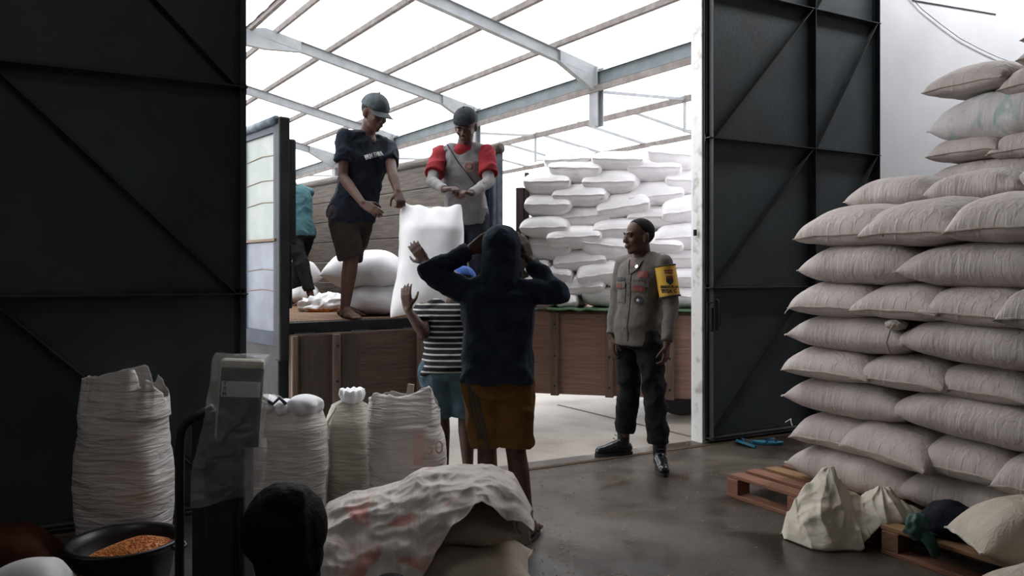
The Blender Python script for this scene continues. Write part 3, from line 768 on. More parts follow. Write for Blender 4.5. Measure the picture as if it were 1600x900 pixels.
base = Matrix(((0, 1, 0, 0), (0, 0, 1, -0.12), (1, 0, 0, 0), (0, 0, 0, 1)))
held = link('sack', bm, M['sack_smooth'], smooth=True)
held.matrix_world = Matrix.Translation(cen) @ rotm @ base
held.scale = (1.0, 0.98, 1.0)
h = hem_bm(rims['x+'], (1, 0, 0), 0.01); link('stitched_hem', h, M['hem'], held)
tag(held, 'big smooth white sack held upright by two workers over the truck edge', 'sack')

# ------------------------------------------------ the great pile on the pallets, right
PXF = 3.72                                   # plane of its face (x), running along y
PP, PD = V((PXF, 0, 0)), V((0, 1, 0))
def pile_sack(x0, x1, y0, y1, kind, label, group, face=PXF, m='p', tw=0.0, back=0.0, roll=0.0, pitch=0.0):
    P = V((face, 0, 0))
    a_, _ = on_line(x0, P, PD); b_, _ = on_line(x1, P, PD)
    mid = (a_ + b_) / 2; Lm = abs(a_.y - b_.y)
    Z = depth(mid) + 0.0
    Zl, Zr = depth(a_), depth(b_)
    h = (y1 - y0) * Z / F
    z = CAMH + (HOR - y1) * Z / F
    vi = pile_sack.n = getattr(pile_sack, 'n', 0) + 1
    vi %= 5
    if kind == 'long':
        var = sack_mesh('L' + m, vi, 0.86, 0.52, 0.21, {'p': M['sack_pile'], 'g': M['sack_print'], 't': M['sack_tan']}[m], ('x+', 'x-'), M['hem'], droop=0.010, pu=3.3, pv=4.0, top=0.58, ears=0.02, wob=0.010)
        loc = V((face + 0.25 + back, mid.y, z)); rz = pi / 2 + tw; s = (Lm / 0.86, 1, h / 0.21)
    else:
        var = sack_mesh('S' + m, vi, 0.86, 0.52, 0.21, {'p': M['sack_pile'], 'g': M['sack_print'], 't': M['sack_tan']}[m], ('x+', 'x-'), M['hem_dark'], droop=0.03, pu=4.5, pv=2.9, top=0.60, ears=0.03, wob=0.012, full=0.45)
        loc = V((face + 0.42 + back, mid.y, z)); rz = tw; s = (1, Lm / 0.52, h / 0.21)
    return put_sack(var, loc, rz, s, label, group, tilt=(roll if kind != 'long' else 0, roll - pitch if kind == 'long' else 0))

ZL = {1: 0.142, 2: 0.352, 3: 0.545, 4: 0.745, 5: 0.912, 6: 1.105, 7: 1.285, 8: 1.495, 9: 1.715, 10: 1.90}
PILE = [ # x0, x1, kind, layer, mat, twist, back, roll, text
 (1222, 1424, 'long', 1, 'p', 0.03, 0.00, 0, 'plump grey sack, bottom of the great pile, lying on the pallet behind the empty bag'),
 (1388, 1680, 'long', 1, 'p', 0.0, 0.03, 0, 'long grey sack at the bottom of the great pile, behind the black cap'),
 (1226, 1366, 'short', 2, 'p', 0.05, 0, 0, 'small-looking sack end with a frayed corner, second layer of the great pile'),
 (1318, 1478, 'short', 2, 'p', -0.10, -0.05, 0.06, 'sack with wrinkled tilted end in the second layer, above the empty white bag'),
 (1426, 1604, 'short', 2, 'p', 0.0, -0.03, 0, 'sack with a long stitched edge in the second layer, above the black cap'),
 (1566, 1760, 'short', 2, 'p', 0.0, -0.08, 0, 'sack cut off by the picture edge in the second layer of the great pile'),
 (1224, 1412, 'long', 3, 'p', 0.02, 0, 0, 'smooth sack at the door end of the third layer of the great pile'),
 (1384, 1720, 'long', 3, 'p', -0.03, -0.04, 0, 'very long sloping sack in the third layer, its near end folded'),
 (1220, 1362, 'short', 4, 'p', 0.04, -0.04, 0, 'sack end with a loose white thread, fourth layer of the great pile'),
 (1330, 1490, 'short', 4, 'p', 0.02, -0.02, 0, 'sack end with a clean stitched edge, middle of the fourth layer of the pile'),
 (1456, 1640, 'short', 4, 'p', -0.05, -0.01, 0, 'sack end with a small dark hole, fourth layer of the great pile'),
 (1229, 1420, 'long', 5, 'p', 0.02, 0.0, 0, 'sack tied with a dangling string, fifth layer of the great pile'),
 (1396, 1690, 'long', 5, 'p', -0.05, -0.05, 0, 'big bulging sack slumping towards the floor in the fifth layer of the pile'),
 (1228, 1366, 'short', 6, 'p', 0.05, -0.03, 0, 'sack end with a curved hem, door end of the sixth layer of the pile'),
 (1334, 1496, 'short', 6, 'p', -0.04, -0.04, 0, 'pointed sack end in the middle of the sixth layer of the pile'),
 (1450, 1640, 'short', 6, 'p', -0.06, -0.06, 0.03, 'drooping sack end with a pale hem, sixth layer of the pile'),
 (1572, 1760, 'short', 6, 'p', 0.0, -0.14, 0, 'sack end jutting out at the picture edge in the sixth layer'),
 (1238, 1438, 'long', 7, 'p', 0.0, 0.0, 0, 'smooth pale sack with a frayed knot, seventh layer of the pile'),
 (1400, 1700, 'long', 7, 'p', -0.02, -0.02, 0, 'long pinkish-brown sack in the seventh layer of the pile'),
 (1238, 1392, 'short', 8, 'p', 0.03, 0.0, 0, 'pointed sack end at the door side of the eighth layer'),
 (1344, 1512, 'short', 8, 'p', 0.0, -0.01, 0, 'sack with a tucked corner in the middle of the eighth layer'),
 (1473, 1690, 'short', 8, 'p', -0.04, -0.06, 0, 'bulky sack overhanging its neighbours in the eighth layer'),
]
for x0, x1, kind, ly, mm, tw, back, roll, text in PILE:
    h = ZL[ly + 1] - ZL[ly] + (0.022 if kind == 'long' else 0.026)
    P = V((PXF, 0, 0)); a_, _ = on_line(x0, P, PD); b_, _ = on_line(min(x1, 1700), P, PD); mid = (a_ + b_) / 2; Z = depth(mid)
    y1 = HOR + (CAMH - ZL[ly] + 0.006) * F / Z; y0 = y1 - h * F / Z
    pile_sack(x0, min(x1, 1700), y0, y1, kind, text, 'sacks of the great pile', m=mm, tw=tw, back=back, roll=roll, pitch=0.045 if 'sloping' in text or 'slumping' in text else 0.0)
# ninth layer, one row further back
for x0, x1, text in ((1311, 1462, 'pale sack on top of the pile, its tip reaching past the dark door edge'), (1440, 1600, 'sack half sunk between its neighbours on top of the lower pile'), (1570, 1720, 'sack on top of the lower pile at the picture edge')):
    P = V((4.16, 0, 0)); a_, _ = on_line(x0, P, PD); b_, _ = on_line(x1, P, PD); Z = depth((a_ + b_) / 2)
    y1 = HOR + (CAMH - ZL[9] + 0.0) * F / Z
    pile_sack(x0, x1, y1 - 0.20 * F / Z, y1, 'long', text, 'sacks of the great pile', face=4.16)
# the higher rear pile
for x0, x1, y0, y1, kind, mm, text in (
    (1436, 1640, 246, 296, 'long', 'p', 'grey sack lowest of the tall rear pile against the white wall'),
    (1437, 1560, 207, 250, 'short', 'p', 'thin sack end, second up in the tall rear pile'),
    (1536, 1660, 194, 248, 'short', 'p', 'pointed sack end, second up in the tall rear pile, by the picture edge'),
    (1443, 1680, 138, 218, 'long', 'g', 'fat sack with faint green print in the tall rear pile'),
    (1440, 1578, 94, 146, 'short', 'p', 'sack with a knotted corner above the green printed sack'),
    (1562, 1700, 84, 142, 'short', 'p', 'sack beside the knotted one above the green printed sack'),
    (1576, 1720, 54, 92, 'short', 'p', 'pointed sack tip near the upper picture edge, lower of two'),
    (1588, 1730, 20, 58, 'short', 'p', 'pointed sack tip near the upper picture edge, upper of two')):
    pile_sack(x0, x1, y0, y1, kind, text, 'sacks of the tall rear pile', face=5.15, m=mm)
# loose ends, tied necks
def thread(p, n, seed, r=0.0022, drop=0.05):
    rnd = random.Random(seed); bm = bmesh.new()
    for k in range(n):
        a = rnd.uniform(-1, 1); pts = [V(p), V(p) + V((-0.012, 0.012 * a, -drop * 0.3)), V(p) + V((-0.02 * rnd.random(), 0.03 * a, -drop * rnd.uniform(0.6, 1)))]
        tube(bm, pts, r, 5)
    return bm
for k, (px, py, n, dr_) in enumerate(((1228, 490, 1, 0.04), (1220, 578, 2, 0.03), (1231, 662, 2, 0.04))):
    q, _ = on_line(px + 5, V((PXF + 0.03, 0, 0)), PD); z = CAMH + (HOR - py) * depth(q) / F
    tag(link('loose_thread', thread((q.x, q.y, z + 0.03), n, k, drop=dr_), M['stub']), 'frayed white thread hanging from a sack corner, %s of three up the pile edge' % nth(2 - k), 'thread', 'threads on the pile edge')
q, _ = on_line(1397, V((PXF - 0.03, 0, 0)), PD)
def zat(py, q): return CAMH + (HOR - py) * depth(q) / F
tag(link('tie_string', tube(bmesh.new(), [(q.x + 0.03, q.y, zat(500, q)), (q.x - 0.03, q.y, zat(515, q)), (q.x - 0.045, q.y + 0.01, zat(535, q)), (q.x - 0.03, q.y, zat(553, q))], 0.004, 6), M['twine']), 'tan string hanging between two sacks at the middle of the pile', 'string')
bm = bmesh.new(); bmesh.ops.create_icosphere(bm, subdivisions=4, radius=1)
for v in bm.verts:
    p = v.co.copy(); r = 1 - 0.35 * abs(nz(p, 2.2, 7)); v.co = V((p.x * 0.05 * r, p.y * 0.06 * r, p.z * 0.03 * r))
tag(link('sack_neck', bm, M['sack_pile'], loc=(q.x + 0.045, q.y + 0.02, zat(508, q)), smooth=True), 'gathered sack neck tied off beside the hanging string', 'sack neck')

# pallets: slats along y over cross runners
def pallet(x0, y0, x1, y1, label, seed, red):
    rnd = random.Random(seed); o = empty('pallet', (x0, y0, 0), 0, label, 'pallet', 'wooden pallets under the great pile')
    w, l = x1 - x0, y1 - y0
    n = 8; pitch = w / n
    for k in range(n):
        m = M['pallet_red'] if (red and k in (0, 1, 3)) or rnd.random() < 0.25 else M['pallet_brown']
        a = k * pitch + 0.01; dy = rnd.uniform(-0.012, 0.012)
        link('top_slat', B(a, dy, 0.112, a + 0.1, l + dy, 0.134, bev=0.004), m, o)
    for yy in (0.0, l / 2 - 0.045, l - 0.09):
        for xx in (0.0, w / 2 - 0.05, w - 0.1): link('block', B(xx, yy, 0.022, xx + 0.1, yy + 0.09, 0.112, bev=0.004), M['pallet_red'] if red else M['pallet_x'], o)
    for a in (0.0, w / 2 - 0.05, w - 0.1):
        link('bottom_slat', B(a, 0.0, 0.0, a + 0.1, l, 0.022, bev=0.003), M['pallet_red'], o)
    return o
pallet(3.50, 2.60, 4.72, 3.62, 'reddish wooden pallet under the sack pile, its corner sticking out past the empty bag', 1, True)
pallet(3.44, 1.30, 4.60, 2.52, 'brown wooden pallet under the sack by the picture corner, holding the green bundle', 2, False)
# loose sacks in front
var = sack_mesh('Lt', 2, 0.86, 0.52, 0.21, M['sack_tan'], ('x+', 'x-'), M['hem'], droop=0.01, pu=2.4, pv=3.2, top=0.62, ears=0.02, wob=0.01)
c = PX(1636, 3.34, 0.137); put_sack(var, c, YAW - 0.12, (0.75, 0.75, 1.3), 'full sack lying alone on the nearer pallet at the picture edge', tilt=(0, 0))
c = PX(1690, 2.92, 0.10); put_sack(var, c, YAW + 0.2, (0.85, 0.7, 0.9), 'sack showing only its pale tip in the bottom corner of the picture', tilt=(0, 0))
# empty white bag thrown over the pallet corner
def crumple(name, loc, rz, fn, sx, sy, m, label, cat, nx=90, ny=60, thick=0.004):
    bm = bmesh.new(); g = {}
    for i in range(nx + 1):
        for j in range(ny + 1):
            a, b_ = i / nx, j / ny
            g[i, j] = bm.verts.new(fn(a, b_))
    for i in range(nx):
        for j in range(ny):
            bm.faces.new((g[i, j], g[i + 1, j], g[i + 1, j + 1], g[i, j + 1]))
    o = link(name, bm, m, loc=loc, rot=(0, 0, rz), smooth=True)
    if thick: o.modifiers.new('s', 'SOLIDIFY').thickness = thick
    return tag(o, label, cat)
def ridged(x, y, s, seed):
    return 1 - 2 * abs(nz((x, y, 0), s, seed)) - 0.6 * abs(nz((x, y, 1), s * 2.3, seed + 5))
# the bag's outline seen from the doorway: tall limp peak, saddle, low hump with a folded mouth, thin tail
TOPB = [(-0.345, 0.02), (-0.32, 0.13), (-0.27, 0.20), (-0.20, 0.28), (-0.14, 0.36), (-0.095, 0.365), (-0.06, 0.30), (0.0, 0.24), (0.05, 0.215), (0.09, 0.25), (0.13, 0.27), (0.19, 0.265), (0.25, 0.20), (0.30, 0.175), (0.36, 0.15)]
def ip(pts, x):
    if x <= pts[0][0]: return pts[0][1]
    for (a, ya), (b_, yb) in zip(pts, pts[1:]):
        if x <= b_:
            k = (x - a) / (b_ - a); k = k * k * (3 - 2 * k); return ya + (yb - ya) * k
    return pts[-1][1]
def bagfn(a, b_):
    x = -0.345 + 0.705 * a; top = ip(TOPB, x)
    near = 0.004 if x < -0.02 else 0.004 + min(0.125, (x + 0.02) * 1.1)      # near hem: on the floor, then over the pallet edge
    far = near if x < -0.2 else 0.135
    e = min(1, a * 7) * min(1, (1 - a) * 5)
    s = 2 * b_ - 1; wd = (0.20 if x < 0 else 0.16) * (0.25 + 0.75 * e) + 0.04 * nz((x * 2, 0, 0), 3, 4)
    if s < 0: q = 1 + s; z = near + (top - near) * (q ** 0.75); y = -wd * (1 - q) ** 0.9
    else: q = 1 - s; z = far + (top - far) * (q ** 0.9); y = wd * 0.8 * (1 - q)
    c1 = ridged(x * 0.9 + 5, (z + y) * 0.8, 7.0, 2); c2 = ridged(x, z * 1.3 - y, 15, 6); c3 = nz((x, y, z), 9, 3)
    px_ = -0.11 if x < 0.04 else 0.15; th = atan2(z - (0.37 if x < 0.04 else 0.29), x - px_); dd_ = min(0.35, ((x - px_) ** 2 + (z - 0.33) ** 2) ** 0.5)
    fold = 1 - 2 * abs(sin(th * 5.5 + 2.2 * nz((x, z, 0), 4, 5)))
    am = (0.07 * fold * dd_ + 0.014 * c1 + 0.006 * c2 + 0.010 * c3) * e * min(1, 0.4 + 1.2 * min(b_, 1 - b_) * 2)
    return V((x + 0.03 * nz((x, z, y), 6, 14) * e, y - am * (1 if s < 0.2 else -0.5) - 0.10 * (0.35 - x) * 0.35, max(0.005, z + am * 0.3)))
c = PX(1328, 4.10); 
crumple('empty_sack', (c.x, c.y, 0), YAW - 0.10, bagfn, 0.8, 0.4, M['sack_white_crumple'] if 'sack_white_crumple' in M else mat('empty_white_sack', (0.68, 0.61, 0.50), 0.6, (0.60, 0.54, 0.44), 6, 0.35, 18), 'crumpled empty white bag thrown over the pallet corner onto the floor', 'bag', 200, 130)
# black cap-like bundle and green cloth on the pallets
bm = bmesh.new(); bmesh.ops.create_icosphere(bm, subdivisions=4, radius=1)
for v in bm.verts:
    p = v.co.copy(); v.co = V((p.x * 0.155, p.y * 0.12, (max(p.z, -0.3) + 0.3) * 0.115 - 0.03 * p.x)) * (1 + 0.08 * nz(p, 2.5, 1))
c = PX(1497, 3.72, 0.136); ob = link('cap', bm, M['navy_cloth'], loc=c, rot=(0, 0, YAW - 0.3), smooth=True)
bm = bmesh.new(); bmesh.ops.create_icosphere(bm, subdivisions=3, radius=1)
for v in bm.verts: p = v.co.copy(); v.co = V((p.x * 0.09, p.y * 0.075, p.z * 0.008 + 0.02 * (1 - p.x * p.x)))
link('brim', bm, M['navy_cloth'], ob, loc=(-0.15, -0.03, 0.0), smooth=True)
tag(ob, 'black cap lying on the nearer pallet against the bottom sack', 'cap')
bm = bmesh.new(); bmesh.ops.create_icosphere(bm, subdivisions=4, radius=1)
for v in bm.verts:
    p = v.co.copy(); v.co = V((p.x * 0.055, p.y * 0.05, p.z * 0.065)) * (1 + 0.2 * nz(p, 2, 6))
c = PX(1433, 3.66, 0.195); ob = link('cloth_bundle', bm, M['green_plastic'], loc=c, smooth=True)
bm = tube(bmesh.new(), [(0, 0, -0.02), (0.0, -0.055, -0.04), (0.01, -0.075, -0.08), (0.02, -0.07, -0.12)], 0.03, 10, taper=[0.03, 0.03, 0.026, 0.014])
link('hanging_end', bm, M['green_plastic'], ob, smooth=True)
tag(ob, 'small dark green bundle drooping over the edge of the nearer pallet', 'bundle')

# slippers by the door foot
def slipper(px, py, rz, tilt, label):
    Z = CAMH * F / (py - HOR); c = PX(px, Z, 0.012)
    bm = bmesh.new(); n = 28; top, bot = [], []
    for k in range(n):
        a = 2 * pi * k / n; x = 0.125 * cos(a); w = 0.045 + 0.008 * cos(a) - 0.008 * cos(2 * a)
        y = w * sin(a)
        top.append(bm.verts.new((x, y, 0.009 + 0.004 * cos(a) ** 2))); bot.append(bm.verts.new((x * 0.97, y * 0.95, -0.009)))
    bm.faces.new(top); bm.faces.new(bot[::-1])
    for k in range(n): bm.faces.new((top[k], bot[k], bot[(k + 1) % n], top[(k + 1) % n]))
    o = link('slipper', bm, M['slipper'], loc=c, rot=(tilt, 0, rz)); tag(o, label, 'slipper', 'turquoise slippers by the door')
    bm = bmesh.new()
    for s in (-1, 1): tube(bm, [(0.07, 0, 0.010), (0.055, 0.015 * s, 0.032), (0.01, 0.035 * s, 0.03), (-0.02, 0.045 * s, 0.006)], 0.006, 8)
    link('strap', bm, M['slipper_strap'], o, smooth=True)
slipper(1166, 696, YAW + 1.9, 0.35, 'turquoise flip-flop slipper at the dark door foot, the one turned on edge')
slipper(1199, 694, YAW - 0.25, 0, 'turquoise flip-flop slipper lying flat beside the bottom sack of the pile')

# ------------------------------------------------ standing sacks, left
def standing(px0, px1, ytop, Z, m, top, label, seed, H=None, lean=0.0, depthf=0.72, cat='sack', foot=0.0, name='sack'):
    """upright filled sack; top: 'open' | 'tied' | 'roll' | 'flap'"""
    w = (px1 - px0) * Z / F; Hh = (HOR - ytop) * Z / F + CAMH if H is None else H
    c = PX((px0 + px1) / 2, Z + w * depthf / 2, 0.0)
    root = empty(name, c, YAW, label, cat)
    bm = bmesh.new(); n = 72; R = 64; rings = []
    body = Hh * {'open': 0.84, 'tied': 0.93, 'roll': 0.96, 'flap': 0.95}[top]
    for k in range(R + 1):
        t = k / R; z = body * t
        # foot corners flare, belly full, shoulder tucks in
        wd = w / 2 * (0.90 + 0.10 * sin(pi * min(1, t * 1.15)) - (0.0 if top in ('open',) else 0.0))
        if t < 0.06: wd *= 0.90 + 0.10 * (t / 0.06) ** 0.5
        sh = {'open': 0.86, 'tied': 0.80, 'roll': 0.82, 'flap': 0.86}[top]
        dd = 1.0
        if t > sh:
            q = (t - sh) / (1 - sh)
            dd = 1 - {'open': 0.35, 'tied': 0.55, 'roll': 0.5, 'flap': 0.5}[top] * q ** 1.5
            wd *= 1 - {'open': 0.04, 'tied': 0.14, 'roll': 0.30, 'flap': 0.08}[top] * q ** 2
        ring = []
        for j in range(n):
            a = 2 * pi * j / n; ca, sa = cos(a), sin(a); e = 0.72
            x = wd * (abs(ca) ** e) * (1 if ca >= 0 else -1); y = wd * depthf * dd * (abs(sa) ** e) * (1 if sa >= 0 else -1)
            # horizontal creases
            cr = (0.0055 + 0.004 * nz((ca, sa, z * 3), 1.0, seed + 8)) * nz((cos(a) * 0.9, sin(a) * 0.9, z * 26 + 3 * sin(a * 1.0 + seed)), 1.0, seed) + 0.018 * nz((ca, sa, z * 4), 1.2, seed + 3)
            if t > 0.88 * sh: cr *= 1.2
            x += cr * ca * 1.0 + lean * t * t; y += cr * sa
            fl = foot * max(0, 1 - t / 0.16) ** 2 * abs(ca) ** 4
            x += fl * (1 if ca > 0 else -1)
            ring.append(bm.verts.new((x, y, z + 0.01 * nz((ca, sa, 0), 2, seed) * t)))
        rings.append(ring)
    # cap
    zt = rings[-1][0].co.z
    for q in (0.75, 0.5, 0.25, 0.05):
        ring = []
        for j in range(n):
            v = rings[R][j].co; a = 2 * pi * j / n
            cx = lean
            pl = 0.012 * sin(a * 9 + seed) * (1 - q) if top in ('tied', 'roll') else 0
            dz = {'tied': 0.035 * sin((1 - q) * pi) * (1 + 0.5 * cos(a * 2)) + pl, 'roll': 0.05 * (1 - q), 'flap': 0.01 * (1 - q), 'open': -0.05 * (1 - q)}[top]
            ring.append(bm.verts.new((cx + (v.x - cx) * q, v.y * q, v.z + dz)))
        rings.append(ring)
    for r0, r1 in zip(rings, rings[1:]):
        for j in range(n): bm.faces.new((r0[j], r0[(j + 1) % n], r1[(j + 1) % n], r1[j]))
    bm.faces.new(rings[0][::-1]); bm.faces.new(rings[-1])
    link('sack_body', bm, m, root, smooth=True)
    return root, w, body, Hh, lean
# tall open sack against the left door leaf
r, w, bd, Hh, ln = standing(121, 269, 582, 3.72, M['sack_stand'], 'open', 'tall full white sack with its open mouth bunched, standing before the dark door', 3, lean=-0.01, foot=0.05)
def mouth(root, w, z0, z1, m, prof, dy=0.26, seed=1, n=96, inner=0.5, m2=None):
    """slack cloth collar rising from the filled part: prof gives the rim height over the angle"""
    bm = bmesh.new(); rows = []
    K = 16
    for k in range(K + 1):
        t = k / K; ring = []
        for j in range(n):
            a = 2 * pi * j / n; ca, sa = cos(a), sin(a)
            top = prof(ca, sa)
            z = z0 + (top - z0) * t
            sq = 1 - inner * t ** 1.3
            x = w / 2 * 0.93 * (abs(ca) ** 0.7) * (1 if ca >= 0 else -1) * (1 - 0.03 * t)
            y = w * dy * sq * (abs(sa) ** 0.7) * (1 if sa >= 0 else -1)
            f = 0.030 * t * nz((ca * 1.5, sa * 1.5, z * 3), 1.6, seed) + 0.014 * t * nz((ca * 2, sa * 2, z * 2), 4.0, seed + 2)
            ring.append(bm.verts.new((x * (1 + f * 1.2), y + f, z + f * 0.4)))
        rows.append(ring)
    for r0, r1 in zip(rows, rows[1:]):
        for j in range(n): bm.faces.new((r0[j], r0[(j + 1) % n], r1[(j + 1) % n], r1[j]))
    o = link('sack_mouth', bm, m, root, smooth=True); o.modifiers.new('s', 'SOLIDIFY').thickness = 0.003
    return o
def topprof(ca, sa):   # left corner high-ish, peak right of centre, notch, right corner lower
    x = (ca + 1) / 2
    pts = [(0, 0.845), (0.08, 0.85), (0.35, 0.865), (0.62, 0.905), (0.70, 0.80), (0.80, 0.86), (0.90, 0.835), (1.0, 0.74)]
    for (a, ya), (b_, yb) in zip(pts, pts[1:]):
        if x <= b_: return ya + (yb - ya) * (x - a) / (b_ - a)
    return 0.74
mouth(r, w, 0.66, 0, M['sack_stand'], topprof, 0.33, 4)
# the three in the middle
r, w, bd, Hh, ln = standing(384, 514, 626, 4.25, M['sack_stand'], 'tied', 'fat white sack tied with blue-white cloth, standing beside the weighing scale', 8, foot=0.01)
bm = bmesh.new()
for s, (cx, cz, rx, rz_) in enumerate(((-0.115, 0.005, 0.085, 0.055), (0.10, 0.0, 0.10, 0.06), (-0.01, -0.01, 0.05, 0.045))):
    q = bmesh.ops.create_icosphere(bm, subdivisions=4, radius=1)
    for v in q['verts']:
        p = v.co.copy(); a = atan2(p.y, p.x)
        rr = 1 + 0.10 * sin(a * 7 + s) * (1 - abs(p.z)) + 0.12 * nz(p, 2, s)
        v.co = V((cx + p.x * rx * rr, p.y * 0.10 * rr - 0.02, bd + cz + p.z * rz_))
link('gathered_top', bm, M['sack_smooth'], r, smooth=True)
bm = tube(bmesh.new(), [(-0.16, -0.10, bd + 0.03), (-0.10, -0.11, bd + 0.055), (-0.05, -0.1, bd + 0.02), (-0.02, -0.08, bd + 0.05), (0.02, -0.1, bd + 0.02)], 0.010, 8)
link('tie', bm, M['panel_blue'], r, smooth=True)
r, w, bd, Hh, ln = standing(505, 588, 632, 4.45, M['sack_green'], 'roll', 'narrow greenish sack with a rolled white neck, squeezed between two standing sacks', 15, depthf=0.95)
bm = bmesh.new(); lathe(bm, [(0.045, 0.0), (0.062, 0.02), (0.072, 0.05), (0.066, 0.075), (0.05, 0.08), (0.03, 0.06)], 36)
for v in bm.verts:
    a = atan2(v.co.y, v.co.x); v.co *= 1 + 0.06 * sin(a * 9) + 0.1 * nz(v.co, 12, 3); v.co.x += 0.012; v.co.z += bd + 0.01
link('rolled_neck', bm, M['sack_smooth'], r, smooth=True)
bm = tube(bmesh.new(), [(-0.06, -0.09, bd), (-0.10, -0.125, bd - 0.08), (-0.105, -0.135, bd - 0.2), (-0.10, -0.14, bd - 0.27)], 0.007, 6)
link('hanging_tie', bm, M['sack_green'], r, smooth=True)
r, w, bd, Hh, ln = standing(577, 703, 640, 4.22, M['sack_stand'], 'flap', 'white sack with a pink print and pointed top corner, right of the greenish sack', 22, lean=-0.035)
def tp2(ca, sa):
    x = (ca + 1) / 2
    pts = [(0, 0.66), (0.1, 0.70), (0.25, 0.69), (0.38, 0.705), (0.48, 0.685), (0.60, 0.70), (0.80, 0.735), (0.86, 0.725), (0.93, 0.65), (1.0, 0.60)]
    for (a, ya), (b_, yb) in zip(pts, pts[1:]):
        if x <= b_: return ya + (yb - ya) * (x - a) / (b_ - a)
    return 0.6
o = mouth(r, w, 0.53, 0, M['sack_stand'], tp2, 0.30, 9, inner=0.7); o.location.x = -0.03
bm = bmesh.new(); box(bm, -0.008, -0.006, 0, 0.028, 0.006, 0.06, bev=0.004); link('neck_tip', bm, M['cream'], r, loc=(-0.01, 0.0, 0.69), rot=(0, 0.15, 0))

# ------------------------------------------------ decals: flat shapes pressed onto a surface
def bvh_of(objs, root):
    """BVH of objects in the root's local frame"""
    vs, fs = [], []; dg = bpy.context.evaluated_depsgraph_get(); dg.update()
    inv = root.matrix_world.inverted()
    for o in objs:
        ev = o.evaluated_get(dg); me = ev.to_mesh(); n = len(vs); mw = inv @ o.matrix_world
        vs += [mw @ v.co for v in me.vertices]; fs += [[n + i for i in p.vertices] for p in me.polygons]; ev.to_mesh_clear()
    return BVHTree.FromPolygons(vs, fs)
def text_bm(s, size, bold=0.0):
    cu = bpy.data.curves.new('t', 'FONT'); cu.body = s; cu.size = size; cu.align_x = 'CENTER'; cu.align_y = 'CENTER'; cu.offset = bold; cu.resolution_u = 3
    o = bpy.data.objects.new('t', cu); C.objects.link(o); dg = bpy.context.evaluated_depsgraph_get(); dg.update()
    me = bpy.data.meshes.new_from_object(o.evaluated_get(dg)); bm = bmesh.new(); bm.from_mesh(me)
    bpy.data.objects.remove(o); bpy.data.curves.remove(cu); bpy.data.meshes.remove(me); return bm
def disc_bm(r, n=20, sq=1.0, r0=0.0):
    bm = bmesh.new()
    c = [bm.verts.new((r * cos(2 * pi * k / n), r * sq * sin(2 * pi * k / n), 0)) for k in range(n)]
    if r0: 
        d = [bm.verts.new((r0 * cos(2 * pi * k / n), r0 * sq * sin(2 * pi * k / n), 0)) for k in range(n)]
        for k in range(n): bm.faces.new((c[k], c[(k + 1) % n], d[(k + 1) % n], d[k]))
    else: bm.faces.new(c)
    return bm
def rect_bm(w, h, n=6):
    bm = bmesh.new(); bmesh.ops.create_grid(bm, x_segments=n, y_segments=n, size=0.5)
    for v in bm.verts: v.co.x *= w; v.co.y *= h
    return bm
def poly_bm(pts):
    bm = bmesh.new(); bm.faces.new([bm.verts.new((x, y, 0)) for x, y in pts]); return bm
def decal(name, bm, m, parent, bvh, o, nrm, up, lift=0.004, label=None, rot=0.0, sub=0):
    nrm = V(nrm).normalized(); up = V(up); R = up.cross(nrm).normalized(); U = nrm.cross(R)
    if sub: bmesh.ops.subdivide_edges(bm, edges=bm.edges, cuts=sub, use_grid_fill=True)
    bmesh.ops.triangulate(bm, faces=bm.faces)
    ca, sa = cos(rot), sin(rot)
    for v in bm.verts:
        x, y = v.co.x * ca - v.co.y * sa, v.co.x * sa + v.co.y * ca
        p = V(o) + R * x + U * y
        h = bvh.ray_cast(p + nrm * 0.25, -nrm, 0.6)
        v.co = (h[0] + nrm * lift) if h[0] is not None else p
    ob = link(name, bm, m, parent)
    if label: ob['label'] = label
    return ob

# pink print on the right-hand standing sack
bpy.context.view_layer.update()
M['pink'] = mat('faded_pink_print', (0.56, 0.30, 0.28), 0.7, (0.64, 0.52, 0.50), 14, lo=0.35, hi=0.7)
body = r.children[0]; bv = bvh_of([body], r)
decal('print', rect_bm(0.045, 0.16, 12), M['pink'], r, bv, (0.07, -0.2, 0.43), (0.05, -1, 0), (0, 0, 1), label='faded pink printed block')
decal('print', text_bm('50', 0.10, 0.0), M['pink'], r, bv, (0.155, -0.2, 0.44), (0.3, -1, 0), (0, 0, 1), label='faded pink lettering', lift=0.005)
decal('print', rect_bm(0.10, 0.02, 12), M['pink'], r, bv, (0.15, -0.2, 0.35), (0.3, -1, 0), (0, 0, 1), label='faded pink line')

# ------------------------------------------------ corn tub, small white sack, seated worker's things
Zt = 3.45; c = PX(195, Zt, 0.0)
tub = empty('tub', c, YAW, 'round black plastic tub half filled with orange corn', 'tub')
bm = bmesh.new(); lathe(bm, [(0.155, 0.0), (0.175, 0.01), (0.205, 0.17), (0.212, 0.19), (0.232, 0.196), (0.236, 0.206), (0.228, 0.212), (0.208, 0.206), (0.198, 0.17), (0.165, 0.02), (0.05, 0.012)], 56)
link('tub_shell', bm, M['black_plastic'], tub, smooth=True)
bm = bmesh.new()
tube(bm, [(0.225, -0.05, 0.19), (0.25, -0.03, 0.17), (0.25, 0.03, 0.17), (0.225, 0.05, 0.19)], 0.009, 8); tube(bm, [(-0.225, -0.05, 0.19), (-0.25, -0.03, 0.17), (-0.25, 0.03, 0.17), (-0.225, 0.05, 0.19)], 0.009, 8)
link('tub_handle', bm, M['black_plastic'], tub)
